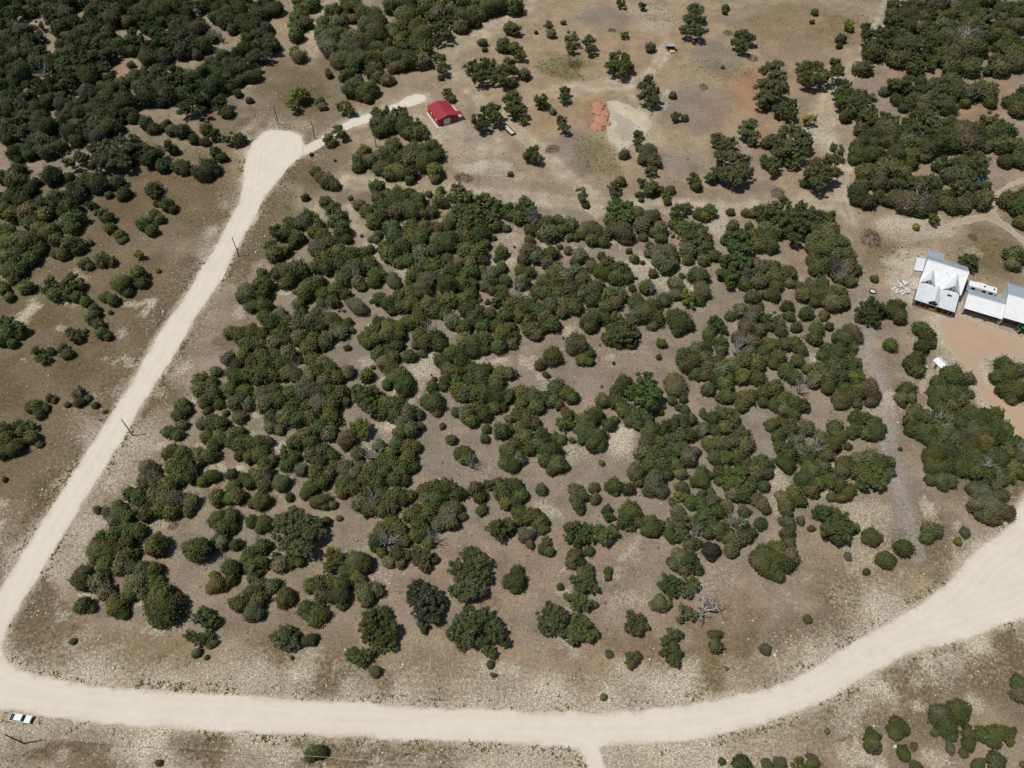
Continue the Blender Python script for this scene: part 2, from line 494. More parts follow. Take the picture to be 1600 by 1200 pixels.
def ground_material():
    m, nt, b = new_mat("dry_ground")
    pos = N(nt, "ShaderNodeNewGeometry").outputs["Position"]
    aA, aB = N(nt, "ShaderNodeAttribute"), N(nt, "ShaderNodeAttribute")
    aA.attribute_name, aB.attribute_name = "soil_a", "soil_b"
    aC = N(nt, 'ShaderNodeAttribute')
    aC.attribute_name = 'straw'
    sA, sB = N(nt, "ShaderNodeSeparateColor"), N(nt, "ShaderNodeSeparateColor")
    nt.links.new(aA.outputs["Color"], sA.inputs[0])
    nt.links.new(aB.outputs["Color"], sB.inputs[0])
    big = ramp(nt, noise(nt, pos, 0.035, 5), 0.32, 0.68)
    big2 = ramp(nt, noise(nt, pos, 0.085, 4, 0.6), 0.36, 0.60)
    mid = ramp(nt, noise(nt, pos, 0.22, 5, 0.65), 0.30, 0.70)
    fine = ramp(nt, noise(nt, pos, 1.1, 5, 0.75), 0.28, 0.72)
    tiny = ramp(nt, noise(nt, pos, 2.6, 3, 0.7), 0.32, 0.68)
    c = mix(nt, big, (0.232, 0.188, 0.147), (0.278, 0.221, 0.165))
    c = mix(nt, mth(nt, 'MULTIPLY', mid, 0.55), c, (0.330, 0.268, 0.197))
    c = mix(nt, mth(nt, 'MULTIPLY', aC.outputs['Fac'], mth(nt, 'ADD', 0.45, mth(nt, 'MULTIPLY', mid, 0.45))), c, (0.355, 0.275, 0.178))
    c = mix(nt, mth(nt, 'MULTIPLY', sB.outputs[0], mth(nt, 'ADD', 0.55, mth(nt, 'MULTIPLY', mid, 0.4))), c, (0.222, 0.190, 0.172))
    # dry grass: olive and straw mottled
    gcol = mix(nt, fine, (0.060, 0.047, 0.020), (0.158, 0.123, 0.058))
    gcol = mix(nt, mth(nt, 'MULTIPLY', mid, 0.45), gcol, (0.145, 0.100, 0.052))
    c = mix(nt, mth(nt, 'MULTIPLY', sA.outputs[1], mth(nt, 'ADD', 0.70, mth(nt, 'MULTIPLY', mid, 0.3))), c, gcol)
    c = mix(nt, mth(nt, 'MULTIPLY', sB.outputs[1], mth(nt, 'ADD', 0.3, mth(nt, 'MULTIPLY', fine, 0.6))), c, (0.135, 0.128, 0.045))
    c = mix(nt, mth(nt, 'MULTIPLY', sA.outputs[2], mth(nt, 'ADD', 0.35, mth(nt, 'MULTIPLY', mid, 0.5))), c, (0.330, 0.195, 0.120))
    c = mix(nt, mth(nt, 'MULTIPLY', sB.outputs[2], mth(nt, 'ADD', 0.5, mth(nt, 'MULTIPLY', mid, 0.5))), c, (0.510, 0.440, 0.345))
    aD = N(nt, 'ShaderNodeAttribute')
    aD.attribute_name = 'strip'
    c = mix(nt, mth(nt, 'MULTIPLY', aD.outputs['Fac'], mth(nt, 'ADD', 0.30, mth(nt, 'MULTIPLY', fine, 0.55))), c, (0.325, 0.298, 0.280))
    # limestone rubble: broken pale patches
    pm = ramp(nt, mth(nt, 'ADD', mth(nt, 'MULTIPLY', mth(nt, 'MULTIPLY', sA.outputs[0], mth(nt, 'ADD', 0.62, mth(nt, 'MULTIPLY', big2, 0.5))), 0.75), mth(nt, 'SUBTRACT', mth(nt, 'MULTIPLY', fine, 0.50), mth(nt, 'MULTIPLY', mid, 0.16))), 0.30, 0.80)
    pcol = mix(nt, tiny, (0.290, 0.248, 0.180), (0.590, 0.540, 0.440))
    c = mix(nt, pm, c, pcol)
    # small scattered stones and dark crumbs everywhere
    st = ramp(nt, noise(nt, pos, 1.7, 2, 0.8), 0.60, 0.66)
    c = mix(nt, mth(nt, 'MULTIPLY', st, mth(nt, 'ADD', 0.22, mth(nt, 'MULTIPLY', sA.outputs[0], 0.4))), c, (0.53, 0.47, 0.37))
    c = mix(nt, 1.0, c, mix(nt, tiny, (0.68, 0.67, 0.65), (1.28, 1.28, 1.26)), 'MULTIPLY')
    c = mix(nt, 1.0, c, mix(nt, fine, (0.78, 0.77, 0.75), (1.18, 1.18, 1.17)), 'MULTIPLY')
    mid2 = ramp(nt, noise(nt, pos, 0.11, 6, 0.7), 0.34, 0.66)
    c = mix(nt, 1.0, c, mix(nt, mid2, (0.80, 0.79, 0.78), (1.16, 1.16, 1.15)), 'MULTIPLY')
    nt.links.new(c, b.inputs["Base Color"])
    b.inputs["Roughness"].default_value = 0.95
    b.inputs["Specular IOR Level"].default_value = 0.1
    bump(nt, b, mth(nt, 'ADD', fine, mth(nt, 'MULTIPLY', tiny, 0.5)), 0.55, 0.16)
    return m


gm = np_mesh("ground", np.stack([GX, GY, np.zeros(len(GX))], 1), quads, ground_material())
one = np.ones(len(GX))
attr(gm, "soil_a", 'FLOAT_COLOR', np.stack([pale, grass, red, one], 1))
attr(gm, "soil_b", 'FLOAT_COLOR', np.stack([grey, green, track, one], 1))
attr(gm, "straw", 'FLOAT', straw)
attr(gm, "strip", 'FLOAT', strip)
tag(link("ground", gm), "dry tan ground with limestone rubble and patchy brown grass", "ground", kind="structure")


def gravel(name, c0, c1, c2, rut=None):
    m, nt, b = new_mat(name)
    pos = N(nt, "ShaderNodeNewGeometry").outputs["Position"]
    f = ramp(nt, noise(nt, pos, 0.10, 5, 0.6), 0.3, 0.7)
    g = ramp(nt, noise(nt, pos, 1.4, 4, 0.7), 0.3, 0.7)
    c = mix(nt, f, c0, c1)
    c = mix(nt, mth(nt, 'MULTIPLY', g, 0.35), c, c2)
    a = N(nt, "ShaderNodeAttribute")
    a.attribute_name = "rim"
    ed = N(nt, "ShaderNodeAttribute")
    ed.attribute_name = "edge"
    wav = mth(nt, 'SINE', mth(nt, 'ADD', mth(nt, 'MULTIPLY', ed.outputs["Fac"], 3.1), mth(nt, 'MULTIPLY', f, 0.7)))
    if rut:
        c = mix(nt, mth(nt, 'MULTIPLY', ramp(nt, wav, 0.0, 1.0), 0.28), c, rut)
        c = mix(nt, mth(nt, 'MULTIPLY', ramp(nt, noise(nt, pos, 0.33, 5, 0.7), 0.45, 0.8), 0.40), c, tuple(x * 0.88 for x in c2))
    rim = ramp(nt, mth(nt, 'ADD', a.outputs["Fac"], mth(nt, 'MULTIPLY', mth(nt, 'SUBTRACT', g, 0.5), 0.45)), 0.35, 0.95)
    c = mix(nt, mth(nt, 'MULTIPLY', rim, 0.75), c, (0.42, 0.36, 0.28))
    nt.links.new(c, b.inputs["Base Color"])
    b.inputs["Roughness"].default_value = 0.95
    b.inputs["Specular IOR Level"].default_value = 0.1
    bump(nt, b, g, 0.3, 0.05)
    return m


def sheet(name, poly, z, mat, label, jit=0.35, step=0.7, rim=2.0, cell=1.6):
    """a ground sheet with a ragged edge, triangulated with inner points so that the rim attribute can fade in"""
    from mathutils.geometry import delaunay_2d_cdt
    out, acc = [], 0.0
    n = len(poly)
    for i in range(n):
        a, b = Vector(poly[i]), Vector(poly[(i + 1) % n])
        L = (b - a).length
        k = max(1, int(L / step)) if L < 150 else 4
        nrm = Vector((-(b - a).y, (b - a).x)).normalized()
        for q in range(k):
            p = a + (b - a) * (q / k)
            j = (vnoise(np.array([p.x / 1.1]), np.array([p.y / 1.1]), 5)[0] - 0.5 + 0.9 * (vnoise(np.array([p.x / 4.5]), np.array([p.y / 4.5]), 6)[0] - 0.5)) * 2 * jit
            out.append(p + nrm * j)
    oc = [(p.x, p.y) for p in out]
    A = np.array(oc)
    gx, gy = np.meshgrid(np.arange(A[:, 0].min(), A[:, 0].max(), cell), np.arange(A[:, 1].min(), A[:, 1].max(), cell))
    gx, gy = gx.ravel(), gy.ravel()
    keep = inside(oc, gx, gy)
    gx, gy = gx[keep], gy[keep]
    d = edge_dist(oc[::2], gx, gy)
    gx, gy, d = gx[d > 0.5], gy[d > 0.5], d[d > 0.5]
    allp = [Vector(p) for p in oc] + [Vector((a, b)) for a, b in zip(gx, gy)]
    v, e, f, *_ = delaunay_2d_cdt(allp, [(i, (i + 1) % len(oc)) for i in range(len(oc))], [], 1, 1e-4)
    V = np.array([(p.x, p.y, z) for p in v])
    T = []
    for t in f:
        a, b, c = t
        if (v[b] - v[a]).cross(v[c] - v[a]) < 0:
            t = (a, c, b)
        T.append(tuple(t))
    me = np_mesh(name, V, np.array(T), mat)
    dd = edge_dist(oc[::2], V[:, 0], V[:, 1])
    attr(me, "edge", 'FLOAT', dd)
    attr(me, "rim", 'FLOAT', 1 - np.clip(dd / rim, 0, 1))
    return tag(link(name, me), label, kind="structure")


M["caliche"] = gravel("caliche_gravel", (0.610, 0.560, 0.465), (0.665, 0.617, 0.522), (0.575, 0.522, 0.430), rut=(0.71, 0.668, 0.585))
M["yard"] = gravel("tan_gravel", (0.400, 0.275, 0.190), (0.450, 0.320, 0.225), (0.440, 0.340, 0.250))
M["pond"] = gravel("pale_clay", (0.42, 0.355, 0.25), (0.56, 0.49, 0.37), (0.50, 0.44, 0.33))
M["silt"] = gravel("grey_silt", (0.33, 0.295, 0.235), (0.39, 0.35, 0.28), (0.40, 0.355, 0.28))
M["track"] = gravel("bare_track", (0.33, 0.265, 0.185), (0.38, 0.31, 0.22), (0.36, 0.29, 0.20))
sheet("road", W_ROAD, 0.010, M["caliche"], "wide pale caliche road bending round the juniper thicket", jit=0.3, rim=1.1)
sheet("driveway", W_DRIVE, 0.015, M["caliche"], "narrow white gravel driveway from the turning circle to the red shed", jit=0.25, rim=0.9)
sheet("yard", W_YARD, 0.010, M["yard"], "orange tan gravel yard in front of the white-roofed buildings", jit=0.4)
sheet("dry_pond", W_POND, 0.010, M["pond"], "dried-up pale clay pond bed beside the red dirt piles", jit=0.7, rim=3.0)
sheet("pond_silt", ground_poly(SILT_PX), 0.014, M["silt"], "grey cracked silt in the middle of the dry pond", jit=1.0, rim=4.0)
sheet("dirt_track", W_TRACK, 0.008, M["track"], "forked bare dirt track behind the white-roofed house", jit=0.4)

# ------------------------------------------------------------------ where the trees stand: crown centres and radii read off the photograph,
# tile by tile (tile origin in photo pixels; x,y,radius in quarter pixels; letter = kind of crown)
# no letter juniper, o oak, b bright green oak, y yellow-green, g grey-green, d bare dead tree
TILES = {
(0, 0): """60,40,90 170,40,80 280,45,90 380,50,80 440,30,60 570,50,80 660,30,80 760,40,90 860,50,90 950,40,80 1050,50,90 1150,50,80 1340,50,80 1440,40,90 1540,50,90
40,110,70o 330,130,60o 420,100,70g 600,140,90o 520,170,80 700,130,60 850,130,80 950,130,90 1060,120,90 1140,130,80 1260,140,40y 1400,110,80 1500,110,90 1580,130,80
60,190,70 140,200,60 230,200,70o 430,190,80 530,240,80 640,230,80 870,210,80o 980,210,60o 1100,230,90 1200,220,90 1280,230,80 1370,220,50d 1440,160,70 1560,180,60
40,280,60 130,310,80 220,300,80 420,290,70 500,330,90 620,320,80o 720,330,80 800,300,80 900,330,70 1000,310,90 1100,320,80 1200,330,70 1270,290,60 1560,280,70
60,370,90 170,390,80 270,380,80 380,400,90 480,420,90 580,420,90 660,390,70 940,370,60 1020,370,50 1440,380,80 1530,370,80 820,410,25
60,470,80 140,480,60 280,460,50d 380,500,90 480,500,70 560,490,60 690,490,40 760,520,50g 850,490,60 940,480,90o 1040,490,100o 1140,510,80o 1320,430,80 1260,450,40 1400,470,80o 1480,470,80 1560,450,80 1200,500,60
50,560,80 150,570,80o 250,560,80o 340,580,80 560,600,60 660,580,80 740,600,70 960,580,90 1060,570,90 1150,560,80 880,550,50 1230,560,70 1350,560,60 1450,530,70 1010,640,45 1490,590,30 1560,630,25g
40,650,80 130,660,80 240,660,80 350,640,70 430,660,70 520,680,70 620,680,80g 720,670,80 800,660,60 910,645,18 1200,670,90o 1270,640,50 1370,640,60o 1420,710,40
40,740,80o 100,790,90o 210,740,80 270,760,60 370,720,35r 430,760,70 520,750,80 620,750,80 710,730,80 800,730,70 920,780,45 960,810,40 1045,760,22 1020,800,30 1080,825,40 1150,830,45 1220,880,35
40,850,70 210,850,70 300,820,60 440,840,60 530,840,70 630,850,60 700,800,60 480,890,40 1290,815,40 1330,840,50o 1280,890,35g 1440,870,50o 1500,880,45
140,960,70 210,930,80 300,920,80 370,920,50 100,970,50 190,980,40 560,970,80o 650,950,90o 760,920,90o 850,900,70o 460,1000,60o 620,1030,60o 740,1000,80o 850,980,50 920,950,45 960,1010,60 1020,1040,50 1060,920,50o 1090,945,35
1130,1045,50 1160,1070,35 1350,960,40 1390,990,35 1310,1050,55 1270,1090,60g 1350,1080,35 30,1120,50 120,1110,80 190,1160,70 335,1115,60 470,1140,80 560,1140,80 620,1170,60 740,1150,45 960,1190,45""",
(400, 0): """40,60,80 110,60,60 30,150,70 60,230,80 50,310,80 100,290,50 10,370,50 0,480,40 300,40,70 370,30,40 270,110,55 310,150,45 260,170,45 255,230,45 240,325,40 270,360,45
490,90,60 560,120,40 600,60,50 590,25,60 440,170,70 510,190,70 410,210,50 450,260,60 520,260,70 470,320,60 600,120,40g 680,110,60 740,110,60 760,160,60 690,160,50 760,220,60 620,270,70g 700,270,60 570,310,60 640,340,60g 760,300,60 560,380,70 640,400,60 720,390,60 500,380,50 770,370,50
850,50,50 930,60,80 1020,50,80 1110,60,80 1190,50,80 950,120,60 1000,180,60 1080,140,80o 1170,130,80o 1140,220,80o 1050,240,60 840,200,40 910,185,50 860,250,70 940,260,70o 900,320,70o 980,320,70o 850,370,60 1010,280,60 1050,320,55 960,390,60 1040,390,55 860,430,40 900,410,50
1310,50,80 1400,60,80 1470,50,70g 1540,40,60 1300,130,60 1370,110,70 1280,180,45 1580,20,50 1590,180,50 1400,155,16 600,480,65 640,530,60 600,570,60 670,590,60 720,570,50 700,620,40 740,450,50g 770,490,40 820,500,45
1415,270,30 1430,310,22 1550,290,50g 1150,370,50o 1160,430,45o 1155,490,20 1350,420,50o 1420,410,50o 1460,400,50o 1400,470,50o 1480,470,50o 1540,450,60o 1590,400,50o 1390,500,45o 1540,510,40o 1590,520,40g 1590,610,60o 1585,680,50o
1200,580,40o 1225,625,25 1480,690,60o 1500,740,55o 1440,690,50o 1390,750,55o 1410,790,50o 270,590,60y 300,620,45 220,650,50y 400,640,35 415,670,30 550,670,55y 590,690,35y 450,450,20 460,475,25
450,865,40o 470,895,35 510,810,45o 540,845,40o 760,720,60o 830,710,50o 770,780,65 840,790,60 910,700,50o 920,740,50o 990,780,55o 930,800,60 1030,820,45 780,830,45 960,840,50 1000,850,40 1060,860,25
860,910,50 680,960,50 650,1000,50 720,1010,55 770,990,55 840,980,60 790,1050,60 640,1050,40 840,1090,55 890,1080,60 900,1000,60 960,1010,55 970,1090,50 980,950,50g 1030,970,60 1100,930,60 1130,980,50 1060,1030,60 1120,1080,55 1120,1120,40 960,1130,35
370,1080,35 400,1110,40 450,1140,50 490,1165,35 345,968,14 495,1005,10 1590,1090,20 760,1180,50 880,1200,35 1270,1190,60o 1150,1195,30""",
(800, 0): """20,60,55 20,190,45o 20,300,55o 50,340,40o 230,165,42o 245,220,30 320,145,18 150,205,14 370,240,55o 370,290,45o 480,260,50o 490,310,40o 680,20,35o 815,40,32b 705,220,28o 865,305,35g
1150,70,60o 1130,130,65o 1150,190,60o 1080,190,45o 1180,120,40o 1335,50,25 1330,80,20 1440,230,60o 1480,240,45o 1440,290,50o 1400,270,40o 670,370,65o 650,420,60o 720,410,50o 690,450,45o 610,410,35o
0,440,40o 80,470,45g 15,520,25 330,570,40o 325,610,40o 185,630,55o 160,620,30o 190,660,35 15,620,55o 50,690,50o 10,690,40o 70,755,30o 850,520,60o 870,580,60o 830,600,50o 880,630,45o 810,540,40o
310,750,45o 320,800,42o 255,700,25 130,960,60o 100,970,45o 150,985,45o 785,840,35b 785,890,35b 795,930,25 850,960,60g 820,1000,45g 880,1010,50g 870,1070,45o 700,970,35g 1020,730,40o 1080,740,25 1005,600,25
1480,790,60o 1450,830,45o 1510,860,45o 1500,900,25 1580,440,45o 1580,540,60o 1560,620,55o 1590,660,40 1290,870,50o 1330,920,60o 1360,890,45o 1310,980,50o 1400,1000,70o 1450,1010,60o 1280,1080,60o 1240,1110,40o 1350,1090,65o 1420,1090,65o 1460,1060,45o 1400,1140,40o
1590,900,40 1590,1000,50o 1140,1120,50o 1150,1170,40 640,1170,50o 680,1140,35 430,1190,35o 810,1140,35o 870,1170,50o 920,1190,35 990,1190,30 1315,420,15""",
(1200, 0): """290,80,25 275,140,15 455,250,35g 445,290,22 510,160,40y 40,420,60o 60,480,65o 40,550,70o 20,600,60o 100,540,40o 120,660,60o 70,690,50o 140,710,50o 150,650,40o
220,430,65o 280,440,70o 250,490,55o 320,490,50o 420,400,50o 430,450,55o 380,470,45o 610,170,40o 590,440,50g 610,430,35 800,60,70 870,60,80 950,50,80 1040,50,80g 1120,70,80 1220,60,90 1320,60,90 1420,60,80 1550,60,70 1590,110,60
760,150,50o 850,140,80 940,140,80 1020,140,80o 1100,130,80 1200,160,70 1230,230,80d 1300,150,80 1380,150,90o 1470,150,80 1560,170,60 630,220,50o 700,230,70o 780,230,70 860,220,80 960,230,80o 1060,220,80 1140,220,70 1310,240,60 1400,230,60 1470,240,60
620,300,50o 690,310,70o 780,310,70 870,310,80 960,310,80o 1050,310,70 1130,300,70 1230,310,70g 1310,320,60 1500,310,80 1580,290,50 650,350,50 800,380,60 890,380,70o 980,390,70o 1080,370,70 1160,370,60 1260,390,70 1430,390,50 1450,440,60 1540,390,70g 1590,400,50 920,440,50 1150,440,60 1260,450,50 1370,440,40o
490,530,40o 440,590,55o 500,590,55b 460,640,55o 560,600,60o 620,620,60o 550,660,60o 600,690,50o 480,740,40 520,700,50 730,575,35 790,530,50o 860,520,60o 820,590,70 900,580,70 980,540,70 1060,530,70o 1140,540,70 840,650,65 930,650,70 1010,640,70 1100,630,70 1180,590,60 1240,600,60 1310,570,60g 1370,590,60g 1110,690,50 1230,650,40 1390,650,40
1520,640,50 1570,640,60 1560,700,50 1590,590,40 610,740,60o 700,740,60o 780,760,50y 580,820,50 660,830,70 740,830,70g 830,830,70 920,760,70o 1000,740,70o 1050,770,60o 960,840,70o 1050,850,70 1140,800,70 1220,830,70g 1290,830,60 1380,750,60o 1440,800,70o 1400,830,60 1480,850,60 1380,900,70 1460,920,60 1300,900,60g
550,920,45 620,910,70 700,920,70 790,910,70 870,910,60 960,920,60 1060,920,60 1140,910,60 1220,910,60g 550,980,45 630,980,60 720,990,70 800,980,60 880,980,55 980,950,60 980,985,40 890,1030,45 1560,930,60 1570,1000,60 1490,1030,35 1480,1010,45 1240,980,70o 1330,1000,60o 1060,1040,45 1120,1040,70o 1200,1050,60 1140,1100,60 1220,1110,55 1310,1060,60b
610,1080,60 690,1080,60g 780,1060,60 840,1090,50 600,1150,70o 690,1160,60g 790,1150,60o 900,1140,60o 1000,1130,60o 940,1180,60g 1040,1170,50 1200,1170,60o 1280,1160,60o 1350,1170,40
130,850,80o 60,890,70o 200,850,70o 240,900,60o 140,930,80o 70,960,60o 210,960,50o 150,1020,50o 40,1030,55o 30,1080,35o 20,870,40o 260,750,50y 430,940,50o 390,1010,70o 300,1030,70o 270,1090,70o 350,1090,70o 310,1140,60o 400,1080,50o 230,1140,40o 540,1000,40""",
(0, 300): """30,30,70 110,30,70 30,120,60 90,150,60 180,150,70 240,100,70 280,150,60 360,60,60 430,40,60 500,30,50 440,110,60 470,180,60 390,215,40 450,240,50 200,200,60 250,230,50 320,250,55 355,300,50 290,270,45
50,260,60 50,330,70 130,300,70 200,330,70 260,360,45 100,400,70 190,420,60 50,420,60 60,490,60 110,500,60 90,550,40 150,470,40 450,340,60 490,360,45 400,390,45 350,390,35 165,600,58 30,620,40 60,660,40 20,590,35
560,80,35o 590,90,25 640,140,50o 680,170,40 690,230,40 750,270,35 755,310,25 780,295,22 770,30,40 780,10,40 680,20,30g 960,15,45o 1050,90,45 1080,115,30 980,75,25 970,150,40 1000,175,35 910,215,50 950,250,40 560,320,25g 870,390,40y 530,450,40 560,470,28 640,430,50g 700,440,35g 990,495,16
770,580,70 800,630,40 870,520,58 890,570,45 320,580,60o 300,620,45o 360,640,60 420,590,60o 450,530,40o 490,590,50 430,640,50 490,660,45 540,690,40 590,740,45 580,800,40 620,830,40 640,890,40 680,910,30 600,770,40 660,660,40 710,680,45 690,755,18
440,870,35o 470,900,45o 500,930,28 530,870,20g 40,820,60o 100,850,60o 50,900,60 130,890,45 20,940,45 80,950,40 230,990,45o 270,1040,45o 320,1000,30g 390,980,35g 425,1015,40
1560,640,80 1520,660,50 1580,720,50 1440,880,50g 1500,900,60 1570,880,60 1540,960,60 1590,950,50 1440,1050,50 1480,1080,40 1520,1030,50 1580,1070,50 1350,1125,42 1440,1130,40 1250,1180,50 1320,1190,45 1560,1150,60 1480,1160,60""",
(400, 300): """1080,560,42d 620,520,40d 300,200,32d 1440,540,32d 310,40,25 590,40,18 440,70,40 480,120,65o 500,180,60 540,150,35 540,250,60 570,300,35 645,80,38 700,130,50 740,190,55 780,160,50 800,110,60 770,40,50 840,30,60 900,60,70 960,120,70 1010,60,60 880,130,60 1050,150,40 1100,130,42 1080,15,25 960,20,50 1020,110,40
1150,60,55 1230,50,60o 1320,50,70o 1420,60,70o 1490,80,60o 1270,120,60o 1370,130,70o 1460,150,60o 1540,120,50 1580,150,35 1240,170,60 1320,210,60 1400,210,60 1490,220,45 1565,230,30 1580,90,25
210,180,40o 330,180,60 280,200,50g 390,210,45 130,250,60o 200,270,60 260,290,55 90,340,50o 120,400,60 180,380,45 240,330,40 370,250,50 420,290,50 390,350,70g 460,330,50 440,400,60 520,380,60 500,310,35g 380,470,50 210,500,80 150,500,60 270,500,60 200,570,50 40,510,45 20,560,40
450,470,60 530,460,60 600,400,60 660,390,50 580,480,60g 640,480,60g 700,470,60 760,520,60 740,570,45 550,550,55 640,570,50g 660,595,35 850,540,45 880,580,40 860,570,40 715,365,32 720,300,20 660,275,10 760,270,35 755,305,25
850,230,60 870,290,60 800,350,50 840,400,60 920,350,60 980,220,50 960,290,60 1020,300,60 1060,240,60g 1110,240,50g 1200,220,50 1140,310,60 1210,310,60 1270,270,30d 1040,400,60g 1110,380,60 960,430,60 1050,460,60g 890,440,45 1200,420,40g 1200,350,50 1310,300,60 1390,290,60 1430,330,45 1320,380,60 1390,390,60 1420,430,40 1270,440,50g 1340,440,50 1485,290,20 1440,270,40
1535,380,42 1500,420,25g 1540,475,38 1480,510,50 1440,540,40g 1480,560,40 1430,590,40 1480,620,35 1420,500,40 1560,560,50 990,530,60 1060,560,60g 1040,620,70g 960,570,35 1110,480,60 1170,520,60 1240,500,60 1300,530,60 1350,510,60 1200,600,70 1290,590,60 1350,580,50 1220,680,60 1300,680,60 1340,640,50 1320,740,60 1400,675,18 1445,690,22 1350,700,40
250,630,18 330,600,60 390,580,55 310,650,55 270,710,42 290,770,42 430,640,50 500,620,60 560,640,45 480,690,45 410,700,40 380,760,50g 440,750,45d 480,790,50 640,720,68 720,685,15 520,745,10 550,745,12
770,670,55 830,700,60 850,745,38 900,670,55 960,640,60 970,710,60 920,720,50 1020,740,50 1080,720,60g 1120,740,60 1180,760,50 1160,690,50 60,590,60 40,650,60 60,720,60 20,700,50 150,770,55 100,830,60 200,820,60 150,900,60 60,780,50 120,950,55 40,900,40 10,890,40 30,960,40
270,840,60g 340,830,60g 390,830,60 460,810,50 500,850,50 530,880,50g 440,920,60 360,930,60 280,920,60g 340,980,60 420,960,45 200,930,45 575,815,30 600,865,25 560,850,35 770,820,45 820,830,50 740,860,45 690,910,55 750,920,60 700,950,45 830,890,70 890,900,60 900,840,50 960,820,60 1010,810,55 1090,850,55d 1020,900,55 1060,950,60 1130,920,60 1150,960,50 1000,960,35 880,960,50 690,850,14 570,975,27
1230,820,60 1300,850,60 1370,800,60 1420,840,60 1300,930,60 1360,960,70 1430,930,60 1430,990,40 1350,1000,50 1400,760,50 1460,770,50 1500,840,50 1540,900,70 1580,860,60 1520,960,55 1590,940,50 1560,780,60 1540,680,60 1590,700,60 1530,610,40
960,1030,48 1035,1010,33 770,1020,50 820,1010,60 860,1040,45 800,1070,55 730,1095,18 850,1110,50 900,1150,60 850,1170,50 950,1190,40 690,1150,55 580,1130,50g 1115,1170,18 1095,1145,8 1170,1060,60 1220,1020,60 1280,1010,50 1200,1120,60 1290,1080,60 1350,1110,60 1260,1140,50 1420,1120,60 1400,1180,60 1340,1180,50 1250,1185,45b 1530,1130,50 1580,1140,50 1500,1190,60 1180,1180,40
40,1030,60 110,1020,50 70,1090,60 160,1080,60 210,1020,60g 240,1090,40d 200,1130,60 270,1050,30 360,1060,55 420,1080,60 390,1120,60 470,1120,60 510,1160,55 330,1160,60g 260,1160,50 110,1150,60 30,1160,60 430,1180,50 330,1120,40""",
(800, 300): """1430,940,48d 375,205,36d 1480,800,36d 440,40,42o 460,80,30 640,20,38o 800,20,25 805,50,20 860,0,40 965,20,35o 970,65,25 80,80,70o 110,130,60o 40,160,50 130,170,40d 60,120,40 120,240,45 220,210,70 280,190,50 240,270,60 190,270,45 300,240,40 370,220,55g 360,290,25 400,290,25
490,230,60g 450,260,50g 540,260,50 500,310,45 570,320,40 580,270,40 650,110,70b 620,180,50 700,150,60b 720,90,50b 790,150,60 840,170,60 810,220,55 880,160,45 690,260,72g 720,300,45g 815,285,32 730,370,22 765,425,30g 815,445,15 920,240,55 930,290,45 880,260,30
860,340,30 850,390,30 900,380,50g 970,370,55g 920,430,50g 1000,410,45 970,480,55 1000,450,40 880,515,35 775,540,12 1060,525,22 1005,280,12 1040,130,65b 1090,100,45o 1010,200,40 1060,220,50 1160,140,40 1200,160,40 1250,130,40o 1230,110,35
1120,230,60o 1180,240,60o 1080,280,55o 1140,300,60o 1200,310,50 1100,370,60 1170,360,60g 1220,360,50 1100,430,38 1200,430,40 1260,400,50g 1365,130,26 1460,135,30 1500,135,40 1560,120,50o 1590,160,60 1380,220,45 1480,220,35 1590,230,50 1320,310,25
1370,290,60b 1440,270,60b 1510,280,50 1390,350,60b 1470,350,60b 1540,340,50 1590,320,60 1330,430,50o 1400,430,70b 1460,440,60b 1310,510,45b 1370,520,60b 1360,580,40b 1450,520,60 1530,480,70g 1590,470,50g 1450,580,45 1530,560,60g 1590,560,45
110,300,35 100,370,60g 160,400,60g 70,430,45g 240,390,48 220,450,45g 280,480,45 60,500,50 110,510,45 300,345,18 15,345,9 350,370,32 420,400,55 395,440,35 490,470,35 490,440,30 560,405,28 600,440,60o 570,500,60 540,510,40 650,470,60o 700,500,60 650,540,55 720,540,45
60,570,60 30,640,75d 40,700,60 110,720,60 200,560,60 270,580,60 250,520,50 340,540,60g 400,500,50 440,560,60 370,620,60g 300,640,60 210,640,60 160,620,50 450,640,60 520,610,60g 500,680,50 320,700,60 390,720,60 240,720,60 310,760,45 180,760,60
750,605,27 840,600,55 875,605,28d 950,670,45 960,700,30 1000,570,35 1030,590,50g 1060,530,20 1165,530,75 1180,600,50 1190,640,50 1100,660,62y 1020,650,40 1170,680,45 600,650,60 670,650,60g 590,720,50 640,700,50
40,780,50 120,870,58 150,900,45 210,800,60 250,830,60 190,860,40 10,900,40 90,800,40 490,810,62 490,850,50 520,770,50 580,800,45 660,800,60o 720,840,60o 780,700,70 830,760,75 880,720,55 770,780,60 900,800,50 880,840,35 720,900,65o 660,890,60o 610,920,50 660,950,40 740,950,45 770,890,40 620,860,40
1040,810,85 1040,870,45 1090,830,45 405,960,75 470,1010,55 440,1050,45 480,1060,40 360,980,40 255,1030,68 175,1085,40 215,1145,28 935,950,37 915,1033,22 635,1070,14 550,957,7 320,913,9 830,1170,60v 700,1190,50 1010,1190,60g
1500,660,50g 1550,715,25 1590,650,40 1430,750,60g 1500,770,60g 1580,790,40b 1470,850,70g 1530,870,60g 1420,920,60g 1400,980,40d 1500,940,50g 1360,780,35g 1270,820,55b 1310,850,40b 1230,880,50 1230,910,40 1300,950,50 1310,990,40 1260,930,30
1080,1030,55 1140,990,50 1200,980,50 1130,1060,60 1200,1050,60 1090,1100,50 1140,1140,40 1060,1070,35 1240,1100,60 1290,1050,40 1310,1130,60 1380,1090,60 1460,1060,60 1530,1080,60 1350,1170,50 1440,1160,60 1530,1160,60 1480,1010,50 1570,1000,40 1590,940,40 1590,1050,40 1270,1170,50 1160,1165,25 1200,1150,40""",
